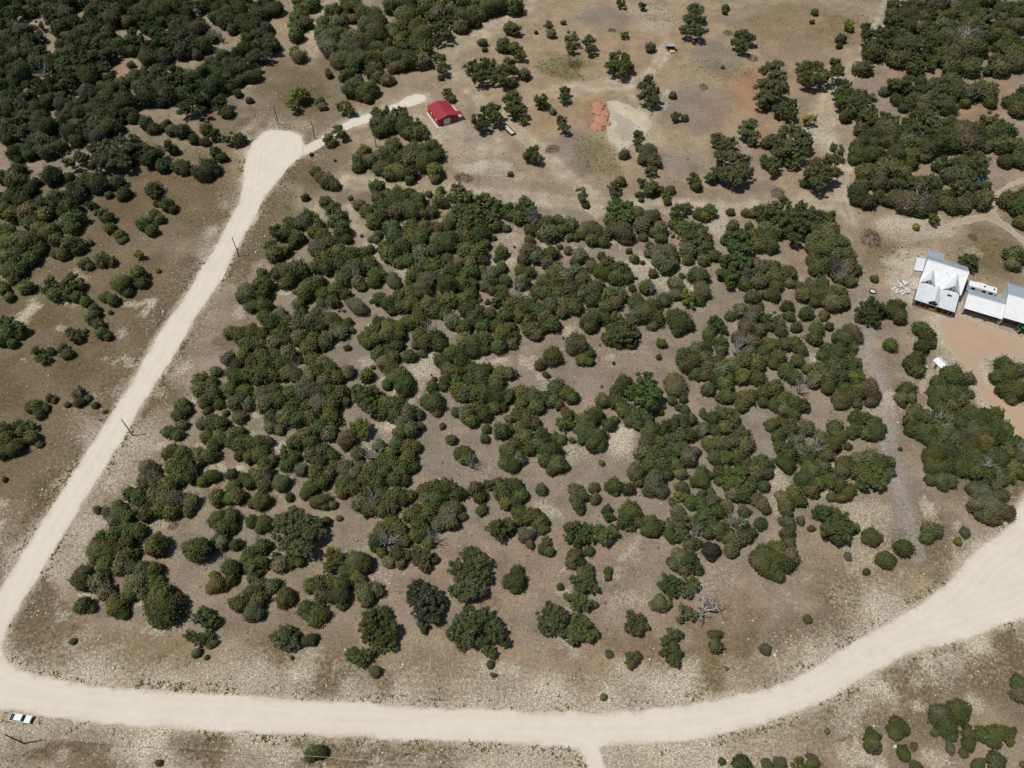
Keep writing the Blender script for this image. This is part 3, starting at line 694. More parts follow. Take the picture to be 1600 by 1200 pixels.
(1200, 300): """450,520,48d 860,80,60d 20,120,60o 90,90,70o 80,170,70o 160,150,60o 220,120,70o 210,210,70o 290,160,70o 380,170,70o 300,240,70 370,260,70 110,230,70 170,290,55o 40,250,60 20,350,45 290,300,60 400,320,70 450,330,50 350,360,60 270,350,40 300,380,45
420,390,50g 490,400,50 280,430,45 300,490,50 370,440,40 420,480,70g 490,480,60g 540,490,45 450,540,60g 510,560,50 30,530,60g 30,470,50 130,510,55 130,570,40 50,590,45 190,590,30 30,650,45 270,600,60 220,650,60 330,580,50 310,660,55 380,640,60 440,620,60 400,710,65 350,770,35 460,700,50 345,790,25 290,690,40
665,545,27 600,740,60o 650,720,70o 710,740,50o 660,790,50o 580,790,40g 800,730,60 820,790,50 770,760,45 120,720,45 130,780,40 30,790,50b 60,830,45 235,765,53 20,840,40 175,850,40 380,845,33 300,860,50 290,920,55 80,880,40
520,880,60 550,910,40 470,920,70 430,910,40 520,970,45 480,950,40 160,950,60 200,990,45 100,960,45 30,970,60 60,1030,50 370,990,55 430,1020,70 470,1060,60 340,1030,40 520,1090,60 410,1100,60 320,1120,60 240,1110,40 180,1060,50 110,1120,60 160,1160,50 450,1150,60 550,1160,60 380,1170,60 290,1180,60 30,1080,40
760,960,45 955,860,60 990,900,60 960,970,55 1010,950,40 910,1060,65 920,1110,60 870,1080,35 1250,430,60o 1280,460,40o 1540,400,60 1530,460,50 1590,420,40 1480,1100,70 1500,1150,70 1430,1160,50 1550,1120,50 1140,1170,80 1200,1170,60 1060,1190,50 1250,1170,40g
560,50,50 620,70,50 700,50,70o 560,20,60 800,50,60g 860,80,70g 930,60,80d 1000,80,70g 1090,40,70 1150,100,50 1250,60,80 1340,60,60 1290,20,50 950,130,45g 1040,170,45y 1500,60,60 1560,110,60 1590,50,60 1580,190,50 930,215,25y""",
(0, 600): """1130,740,40d 230,140,50 190,150,40 250,190,40 340,100,28 290,150,30 310,90,30g 420,130,25 490,60,45g 500,120,35 550,90,30 595,135,25 655,175,15 30,290,55 50,350,60 30,430,50 110,260,40o 180,260,45o 140,300,40 210,340,50 100,400,60 130,370,40 250,380,25 30,600,20
1140,130,55 1170,170,40 1120,200,50 1060,300,50 1110,320,45 1140,260,40 1260,40,60 1340,60,60 1440,40,60 1540,50,60 1280,120,50 1370,130,35 1480,120,60 1560,130,50 1410,185,22 1500,210,50 1300,165,30 1260,250,40 1320,240,50 1370,260,60 1300,330,60 1370,330,60 1340,380,45 1460,320,50 1500,300,45 1510,370,60 1560,380,45 1440,370,40 1320,450,55 1500,450,40 1560,460,50
1070,430,65 1150,450,60 1230,440,50 1090,510,60 1180,520,60 1240,490,50 1200,580,55 1120,590,60 930,530,60 960,560,45 920,620,60g 980,620,55g 1050,640,60 1315,580,62 1275,610,40 820,690,55 880,720,60 960,700,60 1040,710,60 1100,740,70g 1180,740,70 1080,800,60 1000,790,60 920,810,60 860,780,40 1180,800,40 945,585,40d
750,800,55 800,840,60 720,850,55 740,770,45 610,790,30g 680,810,40 870,920,55 800,920,60 650,970,60 720,950,60 800,1000,60 620,1040,70 700,1050,70 790,1080,60 670,1130,70 760,1140,60 600,1090,45 850,1060,40 985,1015,80 1240,1045,90
1450,570,45 1460,640,50 1490,710,55 1440,720,45 1360,715,60 1560,620,45 1590,560,40 1530,590,35 1370,850,65 1440,840,70 1400,910,60 1460,900,40 1390,990,62 1350,980,35 1480,1010,42 1580,860,45 1580,750,40 1450,1150,65 1570,1070,60 1580,1140,60 900,1160,65 970,1170,55 510,1190,60 830,1150,50 1340,1195,35""",
(400, 600): """300,60,45d 380,110,40d 60,130,38d 1210,820,55d 280,540,34d 70,590,30d 40,60,60g 120,50,60g 60,130,60g 150,110,60 220,60,60 300,50,70g 380,60,70g 460,50,60 530,60,60 560,110,45 240,150,60 320,140,60 400,130,70g 480,140,60 470,220,60 180,220,55 260,230,60 340,210,60 100,220,50g 90,270,50g 150,290,40 400,280,60 460,310,60 300,330,60 350,370,60 250,370,60
20,370,50 70,360,45 30,440,60 60,500,55 110,480,40g 40,560,60 50,640,45 20,610,40 70,590,40g 190,420,60o 230,460,50 190,510,45 280,540,45g 350,450,60 420,420,60 470,450,45 400,500,60 450,560,55 380,560,60 420,620,50 470,500,40 155,620,62 30,740,60 70,740,40 210,710,32 340,660,60 310,690,40 400,740,55 440,760,40 370,740,40 480,760,30
520,840,22 680,60,70o 650,100,60o 700,140,60o 730,50,50o 630,40,40 810,130,60 880,130,60 800,180,50 860,200,50 960,190,60 1010,190,45 780,90,40 820,10,40 930,20,65 660,260,60y 620,270,40y 670,310,40y 570,350,65 560,390,35 920,250,60g 970,290,60g 900,310,55 1020,270,35 880,380,60 950,400,60 1000,400,45 770,390,50 850,430,50 950,470,60 980,520,45 920,540,60 870,600,55 930,600,40 850,500,50 800,560,50
640,440,50 720,440,80d 560,530,60g 620,570,60g 560,620,60 540,680,50 620,660,60 690,600,60 720,700,55d 650,740,60 740,760,60 700,790,50 800,790,60 840,730,60 880,700,60 960,700,45 850,780,45 920,720,50 730,540,60 760,620,60 700,660,50 780,680,50 650,520,45g 790,490,50
1100,20,40 1110,120,72 1130,170,40 1170,20,35 1260,40,60y 1300,70,60 1360,60,60 1430,70,60 1500,80,70 1570,80,60 1250,180,35 1320,190,60 1400,160,60 1350,240,50 1430,200,50 1490,150,50 1540,140,40 1580,220,30 1440,285,35 1430,345,32 1540,300,55 1580,280,40 1580,430,70 1560,490,50 1590,510,40
1220,350,40 1165,265,25g 1290,430,65 1320,470,50 1340,490,35d 1060,660,55 1130,650,60 1200,650,60 1260,690,55 1060,740,60 1130,740,70 1010,790,55 1080,820,60 960,820,55 1190,790,70g 1250,780,60g 1150,870,60g 1220,870,60g 1020,880,60 1290,830,35g 1050,930,50 1080,990,40 1000,950,50 1110,960,50d
1370,660,50 1400,710,45 1410,790,40 1460,630,50o 1510,620,40 1540,680,60 1580,640,50 1560,750,50 1500,900,75o 1570,880,55o 1520,950,40o 1590,930,35 850,880,60 780,920,60 750,1000,55 820,970,75d 900,920,60 920,980,50 880,1070,60 830,1110,50 900,1120,45 940,1070,40 790,1060,40
60,870,60 30,900,45 160,850,60o 240,820,70o 310,850,60o 380,870,60o 440,860,35 150,940,60o 230,930,70o 320,950,70o 390,940,50o 190,1010,60o 270,1020,60o 320,1030,50o 160,1130,55 220,1110,50 270,1110,45 130,1080,30 40,1020,55 40,1120,45 20,1180,30
480,1070,65y 450,1140,45y 620,1110,70 680,1120,65 600,1160,60 690,1160,40 560,1170,40 1010,1050,50o 1060,1080,50o 1050,1140,45o 1000,1110,35o 1110,1100,35 1330,1060,60o 1380,1070,60o 1300,1120,55o 1370,1140,65o 1420,1110,45o 1250,1160,60o 1330,1190,60o 1410,1180,50o""",
(800, 600): """1100,460,45d 1190,300,32d 60,60,60 130,80,60 60,130,50 150,150,60 200,90,50 280,30,60 340,60,60 380,90,50 250,110,50 290,130,40 330,170,30r 310,250,50b 350,200,40 360,240,40b 40,200,60 90,210,60 60,280,60 140,250,50 180,320,50 90,340,60 160,380,60 200,340,45 110,410,50 20,380,50 30,470,55 10,510,50 310,350,35 375,355,22 270,330,30
240,430,70 280,500,70 210,480,60 250,540,45 320,520,40 570,105,52 560,15,10 440,230,55 500,210,60 540,200,45 470,300,70 530,340,70 500,390,50 550,370,50 420,280,40 610,260,45 640,230,35 440,350,40 660,50,60 650,120,50 830,70,100v 760,50,60v 900,60,60v 850,130,60v 700,180,50 770,200,60 730,240,40 840,210,50 790,260,45 680,140,50 860,260,40
1030,30,65g 1000,110,35 1070,100,30 1080,160,35 1040,150,25 930,180,25 1225,35,50 1190,185,33 1340,80,55 1300,90,30 1380,90,40 1460,90,60 1430,130,50 1500,70,40 1570,60,50 1570,120,40 1330,10,60 1590,255,20
860,310,60 930,280,60o 1000,260,60o 1060,240,60 1110,220,50 840,380,65 910,370,60 980,350,60o 1050,330,60 1110,320,50 820,440,60 900,450,60 970,440,60 1030,410,60 860,510,60 940,510,60 1010,500,60 1100,470,60g 1080,420,50g 1050,560,45g 970,570,40 1140,430,40g 770,560,62 790,610,45 890,620,75g 920,660,60g 850,670,45g 640,640,55 640,680,30 725,660,42
560,495,22 185,663,40 400,670,50g 440,700,45g 410,760,45g 510,650,40g 520,720,40g 425,800,28g 390,720,35g 585,790,45b 600,830,35b 630,840,20g 740,800,75 710,860,55 780,850,50 740,890,40 870,880,65 890,930,45 840,920,45 920,890,40 1040,800,55 1000,740,28 1060,860,60o 1000,880,50 1060,930,60o 980,940,45 1090,960,40 1000,970,35
1060,650,45g 1050,700,40y 1120,740,50 1190,750,60 1250,740,50 1180,580,65 1150,610,45 1220,570,40 1240,670,35o 1180,690,30g 1250,220,45 1310,190,60 1370,200,60o 1200,280,45g 1270,290,45 1330,280,50 1400,280,60o 1440,320,50 1230,380,50 1300,380,60 1380,370,60 1450,390,60 1270,460,50 1330,470,60 1410,460,60 1460,490,40 1300,550,50 1290,610,30
1370,560,60o 1430,560,60o 1350,620,60o 1420,640,60o 1380,690,60 1450,700,50 1490,650,40g 1500,600,50 1560,500,60 1530,560,55 1570,640,45 1590,560,40 1520,720,45g 1560,750,45g 1590,790,30 1550,875,45 1200,830,60 1240,870,60 1170,900,50 1220,930,50 1290,920,60 1290,800,50 1340,770,50 1390,870,80d 1340,960,50 1400,970,60 1460,960,50 1490,930,40 1450,800,40 1130,860,40g 1370,890,55 1430,890,50
1150,930,50d 1110,1010,45g 1160,1000,30g 360,900,50b 400,880,40b 470,900,45b 430,960,50b 350,960,40b 550,910,55b 600,940,60o 580,980,45o 630,900,30b 490,970,35b 400,1000,35b 550,960,35o 485,1040,30b 90,960,50g 110,1000,35g 70,930,40g 210,990,45o 190,1030,35 230,1050,40
390,1080,55 370,1120,40 430,1110,35 470,1160,50o 440,1180,40 600,1170,30 1240,1040,58 1240,1080,35 1370,1045,50 1050,1080,60 1110,1070,50o 1020,1130,50g 1130,1130,55o 1070,1160,45g 1160,1170,35 990,1110,30 20,640,60 50,700,60 20,740,50 50,810,60 100,830,50 150,830,60 180,870,55 190,905,40 40,860,40 1570,1080,70 1530,1120,50 1510,1070,30 1580,1150,60 30,1180,45""",
(1200, 600): """40,40,60 100,100,60 160,130,60 220,140,50 100,170,50 160,190,45 40,130,50 200,20,50d 370,30,50 440,100,55 500,80,60 460,130,45 560,50,60 630,40,70g 660,80,50g 640,120,40g 550,120,40g 480,40,50 860,40,55 830,90,45 890,90,45 840,130,25 30,250,40 80,240,40 10,280,30 0,540,35
550,210,50 600,220,50 540,290,50 520,320,30 660,250,55 680,300,55 610,310,50 640,330,40 700,280,40 130,280,60g 60,330,50 240,280,60 180,350,40d 80,400,60o 130,440,60 110,500,60 200,420,60 300,390,55d 240,480,50 420,280,60 440,330,55 390,390,60 330,340,50g 360,450,50 430,390,35 290,420,50 170,370,50 498,393,28 120,530,40
270,540,70 340,530,60 220,600,60 310,620,65 380,600,60 270,670,50 160,690,60 190,730,50 90,710,50 110,770,50 120,810,35 440,640,60 490,680,60 460,710,45 390,710,30 230,640,45 520,660,40 480,510,60 560,480,60 630,470,60 700,490,60 760,490,40 760,550,38 570,560,60 650,560,65o 620,620,60o 690,620,55o 720,580,45 580,630,40 460,550,45 440,500,30
340,800,60o 400,820,70o 450,850,65o 390,900,70o 460,930,65o 510,890,50o 360,940,40o 430,960,50o 300,810,40o 550,910,30 645,955,60 660,990,40 610,970,40 690,960,30 270,905,25 205,855,32g 130,870,45g 120,940,45g 90,860,30g 130,990,40 845,1025,57 735,1100,62 60,1040,60 130,1080,60 50,1110,70 110,1130,55 30,1170,60 1020,920,58g 1060,910,45o 990,960,45
1070,60,70 1050,110,50 1160,50,70 1210,100,50 1250,60,40g 1150,130,60 1080,160,50 920,180,60 890,230,60 980,220,70 900,290,50 970,310,70 1050,270,60 1065,230,80d 1120,230,60 1100,320,70 1150,350,60g 1190,250,70 1270,200,70 1340,220,70 1420,200,55 1410,260,60 1330,300,70 1260,290,70 1200,340,70 1400,330,70 1480,290,60 1470,360,60 1340,380,70 1260,390,70 1050,390,60 1000,350,50 1030,450,60 1000,480,40 1120,440,70 1190,430,60 1120,520,60 1040,540,65 1080,600,60 1130,610,50 1010,600,40 1090,640,35 1200,520,70 1280,470,70 1280,550,60 1350,500,60d 1360,570,60 1430,470,70 1440,560,60 1500,430,60 1530,520,60 1570,450,50 1550,370,50 1580,560,50 1450,610,45 1510,590,40 1590,400,40d 1350,490,60
1340,700,80g 1290,760,60g 1380,760,80g 1460,790,70g 1390,840,60g 1450,700,50g 1290,660,50g 1330,820,45g 1510,800,40g 1420,640,40g 1230,930,35g 1190,980,30y 1470,40,60 1540,50,70 1590,60,60 1520,90,45 825,408,14 500,1080,30g 615,1175,25""",
(0, 900): """510,40,70 480,20,50 620,40,60 660,100,60g 600,50,50g 740,200,65 780,240,40 710,150,50 860,50,80 950,40,60 820,110,55 900,110,50 1000,30,40 530,185,55 570,200,40 1020,150,100 1050,220,100 980,210,80 990,280,60 1110,170,60
1270,230,55o 1300,280,50o 1230,270,40o 1340,290,45 1190,370,45o 1240,400,50o 1300,390,50 1330,420,35 1230,480,40 1290,510,20 1360,50,65 1330,70,45 1400,60,40 1450,20,45 1490,175,58 1580,100,50 1590,210,60 1580,260,40 455,410,22 995,1170,22 1580,10,45""",
(400, 900): """20,60,50 20,150,60 10,240,50 110,60,55 190,135,60 170,170,40 340,60,50 400,60,60 420,120,60 460,50,50 540,60,65 540,130,65 540,180,40 500,120,50 640,20,60 690,110,75 740,90,65 690,160,50 650,80,40 310,200,50 380,220,60 370,270,50 420,250,45 320,240,40
180,350,60o 150,390,60o 220,410,55o 250,370,35 350,400,40 190,440,40o 310,410,35 225,512,14 720,260,70o 700,310,60o 790,240,60 830,310,60o 780,380,60o 850,350,55o 700,380,50o 760,440,50o 840,430,50o 630,490,60o 590,500,45o 690,490,50o 660,540,35o 740,590,42o 740,620,25
1010,80,70t 980,140,60t 1080,90,60t 1060,170,80t 1130,140,50t 1020,230,60t 1100,240,60t 1050,290,50t 1150,190,45t 1050,340,30 1280,30,60o 1350,40,60o 1250,90,60o 1330,100,70o 1400,90,50o 1290,140,40o 1440,20,40o 1330,230,60o 1280,290,60o 1240,360,60o 1350,310,70o 1420,250,60o 1480,290,60o 1430,370,70o 1510,370,60o 1330,400,55o 1450,470,50o 1290,430,45o 1550,410,40o
1465,555,30 1480,620,20 1590,40,60 370,1100,50 340,1120,40 410,1110,40""",
(800, 900): """30,40,55 20,80,40 400,30,50o 470,30,50o 500,70,45o 430,70,45o 410,140,50o 460,180,45o 390,190,35o 350,130,35o 300,70,22 500,180,30 230,200,50o 200,250,55o 290,220,55o 270,290,60o 200,310,55o 310,260,50o 300,340,45o 240,340,45 340,340,40o 410,270,50o 460,290,45o 400,330,55o 440,360,50o 380,390,50o 480,380,45o 520,360,35o 400,420,28
600,10,28 990,40,65o 950,60,45o 1080,50,55o 1140,50,50o 1000,100,45o 1100,100,45o 920,170,55 950,190,40 890,180,35 750,260,55o 800,270,45o 740,320,50o 780,340,40o 820,310,35o 1080,220,50o 1130,240,50o 1210,190,115d 1050,270,30o 1000,360,45o 960,400,40o 1030,370,40o 1010,440,40 980,490,50o 1030,490,40o 1010,530,45o 940,480,30o
750,510,48o 740,550,40o 780,490,35o 605,488,27g 1260,370,42 1270,440,52 1580,460,40 1340,580,14 570,760,25y 1430,1170,55 1310,1160,25 1590,1180,40""",
(1200, 900): """245,270,28 60,0,50 1560,680,50 1560,740,50 1590,690,40 1180,850,82 1200,810,50 1060,870,65 1100,940,65 1130,990,45 810,930,60 800,990,45 850,960,40 780,960,40 645,1020,50 650,1060,55 640,980,35 845,1110,45 910,1065,28 370,970,22 1250,990,45 1240,950,35 1250,1050,45 1340,990,55 1410,990,65 1480,980,55o 1520,970,45o 1510,1030,40o 1410,1040,45 1040,980,28 1140,1080,35g 1420,1160,60 1310,1180,45 920,1190,40 70,1170,45g 280,1140,35 280,1170,40 190,1180,50o 1220,1110,30 1590,1180,20""",
}

# ------------------------------------------------------------------ crown, trunk and dead-wood shapes that the trees share
def ico(sub):
    bm = bmesh.new()
    bmesh.ops.create_icosphere(bm, subdivisions=sub, radius=1.0)
    V = np.array([v.co[:] for v in bm.verts])
    T = np.array([[v.index for v in f.verts] for f in bm.faces])
    bm.free()
    return V, T


ICO1, ICO2, ICO3 = ico(1), ico(2), ico(3)


def unit(v):
    return v / np.linalg.norm(v, axis=-1, keepdims=True)


def tangent(n, g):
    r = g.normal(size=n.shape)
    t = unit(np.cross(n, r))
    return t, np.cross(n, t)


def spikes(P, Nn, size, length, g):
    """leafy sprays: open three-sided pyramids growing along Nn"""
    t, b = tangent(Nn, g)
    k = len(P)
    vs_ = []
    for j in range(3):
        a = 2 * math.pi * j / 3
        vs_.append(P + size[:, None] * (math.cos(a) * t + math.sin(a) * b))
    tip = P + Nn * length[:, None]
    V = np.stack(vs_ + [tip], 1).reshape(-1, 3)
    o = np.arange(k)[:, None] * 4
    T = np.concatenate([o + np.array([[0, 1, 3]]), o + np.array([[1, 2, 3]]), o + np.array([[2, 0, 3]])], 0)
    var = np.repeat(np.clip(g.normal(0.45, 0.24, k), 0, 1), 4)
    return V, T, var


def join(parts):
    V, T, A, o = [], [], [], 0
    for v, t, a in parts:
        V.append(v)
        T.append(t + o)
        A.append(a)
        o += len(v)
    return np.concatenate(V), np.concatenate(T), np.concatenate(A)


def bumps(d, cen, amp, wid):
    r = np.ones(len(d))
    for c, a, w in zip(cen, amp, wid):
        r += a * np.exp(-((1 - d @ c) / w))
    return r


def juniper_shape(seed, n, core):
    """a dense dome that reaches the ground, unit radius"""
    g = np.random.default_rng(seed)
    nb = 34
    cen = unit(g.normal(size=(nb, 3)) + np.array([0, 0, 0.35]))
    amp, wid = g.uniform(0.08, 0.34, nb), g.uniform(0.012, 0.09, nb)
    amp *= np.where(g.random(nb) < 0.42, -0.85, 1)
    sq = np.array([g.uniform(0.80, 1.10), g.uniform(0.80, 1.10), g.uniform(0.70, 1.02)])
    base = 0.90
    cz = 0.60

    def surf(d, k):
        p = d * (base * bumps(d, cen, amp, wid) * k)[:, None] * sq + np.array([0, 0, cz])
        p[:, 2] = np.maximum(p[:, 2], 0.01)
        return p
    Vc = surf(core[0], 0.86)
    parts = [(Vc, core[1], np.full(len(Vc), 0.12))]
    d = unit(g.normal(size=(n * 2, 3)))
    d = d[d[:, 2] > -0.62][:n]
    k = np.where(g.random(len(d)) < 0.12, g.uniform(1.0, 1.13, len(d)), g.uniform(0.80, 1.0, len(d)))
    P = surf(d, k)
    nn = unit(d + 0.45 * g.normal(size=d.shape) + np.array([0, 0, 0.25]))
    s = g.uniform(0.05, 0.085, len(d)) * math.sqrt(900 / n)
    parts.append(spikes(P, nn, s, s * g.uniform(1.2, 2.8, len(d)), g))
    return join(parts)


def oak_shape(seed, n, clumps, core):
    """leafy clumps round the centre with gaps between them, unit radius"""
    g = np.random.default_rng(seed)
    parts = []
    C = unit(g.normal(size=(clumps, 3)) + np.array([0, 0, 0.18])) * g.uniform(0.35, 0.82, (clumps, 1))
    C[:, 2] *= 0.85
    rad = g.uniform(0.20, 0.36, clumps)
    per = n // clumps
    for c, r in zip(C, rad):
        e = g.uniform(0.75, 1.15, 3)
        Vc = core[0] * r * 0.72 * e * (1 + 0.25 * g.normal(size=(len(core[0]), 1)) * 0.5) + c
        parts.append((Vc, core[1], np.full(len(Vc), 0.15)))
        d = unit(g.normal(size=(per, 3)) + np.array([0, 0, 0.25]))
        P = c + d * r * g.uniform(0.65, 1.12, (per, 1)) * e
        nn = unit(d + 0.9 * g.normal(size=d.shape))
        t, b = tangent(nn, g)
        s = (g.uniform(0.045, 0.085, per) * math.sqrt(1100 / n))[:, None]
        V = np.stack([P - t * s, P - b * s * 0.8, P + t * s + nn * s * 0.3, P + b * s * 0.8], 1).reshape(-1, 3)
        o = np.arange(per)[:, None] * 4
        T = np.concatenate([o + np.array([[0, 1, 2]]), o + np.array([[0, 2, 3]])], 0)
        parts.append((V, T, np.repeat(np.clip(g.normal(0.5, 0.26, per), 0, 1), 4)))
    return join(parts)


def tube(V, F, a, b, r0, r1, seg=5):
    a, b = Vector(a), Vector(b)
    q = (b - a).to_track_quat('Z', 'Y')
    o = len(V)
    for p, r in ((a, r0), (b, r1)):
        for k in range(seg):
            th = 2 * math.pi * k / seg
            V.append(p + q @ Vector((r * math.cos(th), r * math.sin(th), 0)))
    for k in range(seg):
        F.append((o + k, o + (k + 1) % seg, o + seg + (k + 1) % seg, o + seg + k))


def trunk_mesh(seed):
    rd = random.Random(seed)
    V, F = [], []
    p, r = Vector((0, 0, -0.02)), 0.075
    for k in range(3):
        q = p + Vector((rd.uniform(-.07, .07), rd.uniform(-.07, .07), 0.2))
        tube(V, F, p, q, r, r * 0.82, 6)
        p, r = q, r * 0.82
    for k in range(5):
        a = k * 1.26 + rd.uniform(-.3, .3)
        s = p - Vector((0, 0, rd.uniform(0.05, 0.3)))
        e = s + Vector((math.cos(a) * .28, math.sin(a) * .28, .26))
        tube(V, F, s, e, r * 0.75, r * 0.5)
        tube(V, F, e, e + Vector((math.cos(a + .4) * .25, math.sin(a + .4) * .25, .16)), r * 0.5, r * 0.15)
    me = bpy.data.meshes.new("trunk")
    me.from_pydata([tuple(v) for v in V], [], F)
    me.materials.append(M["bark"])
    return me


def dead_mesh(seed):
    """bare crooked branches, unit radius"""
    rd = random.Random(seed)
    V, F = [], []

    def grow(p, d, L, r, lev):
        n = 3
        for k in range(n):
            d = (d + Vector((rd.uniform(-.28, .28), rd.uniform(-.28, .28), rd.uniform(-.16, .22)))).normalized()
            q = p + d * (L / n)
            tube(V, F, p, q, r, r * 0.78, 4 if lev else 6)
            p, r = q, r * 0.78
            if lev < 3 and (k or lev == 0):
                for _ in range(2 if lev else 3):
                    a = rd.uniform(0, 6.28)
                    side = Vector((math.cos(a), math.sin(a), rd.uniform(0.0, 0.8))).normalized()
                    grow(p, (d * 0.5 + side).normalized(), L * rd.uniform(0.45, 0.72), r * 0.62, lev + 1)
    grow(Vector((0, 0, -0.02)), Vector((0.05, 0, 1)), 0.60, 0.10, 0)
    for k in range(4):
        a = k * 1.57 + rd.uniform(-.5, .5)
        grow(Vector((0, 0, 0.12)), Vector((math.cos(a), math.sin(a), 0.75)).normalized(), 0.80, 0.075, 1)
    me = bpy.data.meshes.new("branches")
    me.from_pydata([tuple(v) for v in V], [], F)
    me.materials.append(M["dead_wood"])
    return me


def crown_mesh(name, data):
    me = np_mesh(name, data[0], data[1], M["crown"])
    attr(me, "var", 'FLOAT', data[2])
    return me


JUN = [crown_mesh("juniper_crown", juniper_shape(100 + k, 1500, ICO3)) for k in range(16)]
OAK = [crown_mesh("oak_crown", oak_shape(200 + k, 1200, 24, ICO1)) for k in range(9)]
JUN_LOW = [juniper_shape(100 + k, 480, ICO2) for k in range(12)]
OAK_LOW = [oak_shape(200 + k, 520, 16, ICO1) for k in range(8)]
TRUNK = [trunk_mesh(k) for k in range(5)]
DEAD = [dead_mesh(k) for k in range(5)]

TINT = {"j": (0.074, 0.081, 0.031), "o": (0.090, 0.110, 0.040), "b": (0.078, 0.112, 0.034), "v": (0.084, 0.138, 0.034), "y": (0.160, 0.168, 0.040),
        "g": (0.105, 0.104, 0.058), "t": (0.070, 0.086, 0.048), "r": (0.230, 0.105, 0.055)}

# ------------------------------------------------------------------ from the list of crowns to trees
circ = []
for (ox, oy), s in TILES.items():
    for e in s.split():
        t = e[-1] if e[-1].isalpha() else "j"
        x, y, r = (float(c) for c in e.rstrip("jobygtdrv").split(","))
        circ.append([ox + x / 4, oy + y / 4, r / 4, t])
# the same crown read in two tiles
circ.sort(key=lambda c: -c[2])
kept = []
for c in circ:
    if all(c[3] != k[3] or math.hypot(c[0] - k[0], c[1] - k[1]) > 0.30 * max(c[2], k[2]) for k in kept):
        kept.append(c)
circ = kept
# big clumps of the far woods are several crowns each
g0 = np.random.default_rng(4)
fine_ = []
for x, y, r, t in circ:
    if t in "jo" and r > 15.5 and y < 330 and (x < 440 or x > 1315 or (y < 150 and x < 800)):
        a0 = g0.uniform(0, 6.28)
        for k in range(3):
            a = a0 + k * 2.09 + g0.uniform(-0.4, 0.4)
            fine_.append([x + 0.56 * r * math.cos(a), y + 0.5 * r * math.sin(a), r * g0.uniform(0.48, 0.68), t if g0.random() < 0.78 else "g" if g0.random() < 0.4 else "o"])
    else:
        fine_.append([x, y, r, t])
circ = sorted(fine_, key=lambda c: -c[2])

trees, used = [], [False] * len(circ)
for i, c in enumerate(circ):
    if used[i]:
        continue
    used[i] = True
    t = c[3]
    g = [c]
    if t != "d":
        reach = {"j": 0.72, "g": 0.95}.get(t, 1.35)
        most = {"j": 3, "g": 4}.get(t, 7)
        lim = {"j": 1.1, "g": 1.4}.get(t, 2.3) * c[2]
        grown = True
        while grown and len(g) < most:
            grown = False
            for j in range(len(circ)):
                if used[j] or circ[j][3] != t:
                    continue
                q = circ[j]
                if math.hypot(q[0] - c[0], q[1] - c[1]) < lim and any(math.hypot(q[0] - h[0], q[1] - h[1]) < reach * max(q[2], h[2]) for h in g):
                    used[j] = True
                    g.append(q)
                    grown = True
                    if len(g) >= most:
                        break
    trees.append(g)


def solve(g):
    """kind, base point, and one (x, y, z, radius) per crown for a group of pixel circles"""
    t = g[0][3]
    w = sum(q[2] ** 2 for q in g)
    cx, cy = sum(q[0] * q[2] ** 2 for q in g) / w, sum(q[1] * q[2] ** 2 for q in g) / w
    mpp = m_per_px(cy, 2)
    ext = max(math.hypot(q[0] - cx, q[1] - cy) + q[2] for q in g) * mpp
    lobes = []
    for x, y, r, _ in g:
        Rm = r * m_per_px(y, 2)
        if t in "jgo" and y < 330 and (x < 440 or x > 1315 or (y < 150 and x < 800)) and r > 11:
            Rm *= 1.05
        elif t in 'jg' and y > 420:
            Rm *= 0.95
        if t in "obytrv" and Rm > 1.1:
            d = math.hypot(x - cx, y - cy) * mpp / max(ext, 0.1)
            z = max(0.62 * Rm, 0.45 * ext * (1.15 - d * d) + 0.35 * Rm)
            z = min(z, 5.2)
        elif t == "d":
            z = 0.6 * max(1.1 * Rm, 5.0)
        else:
            z = 0.5 * Rm
        p = at(x, y, z)
        lobes.append((p.x, p.y, z, Rm))
    bx = sum(l[0] * l[3] ** 2 for l in lobes) / sum(l[3] ** 2 for l in lobes)
    by = sum(l[1] * l[3] ** 2 for l in lobes) / sum(l[3] ** 2 for l in lobes)
    kind = {"d": "dead", "j": "juniper", "g": "juniper"}.get(t, "oak")
    if kind != "dead" and ext < 1.55:
        kind = "shrub"
    return dict(t=t, kind=kind, x=bx, y=by, ext=ext, lobes=lobes, px=(cx, cy), area=sum(q[2] ** 2 for q in g))


TREES = [solve(g) for g in trees]
RX = [(200, 428), (240, 410), (300, 398), (350, 376), (400, 348), (500, 283), (600, 224), (700, 165), (800, 104), (900, 36), (960, 10)]


def road_x(y):
    return float(np.interp(y, [a for a, b in RX], [b for a, b in RX]))


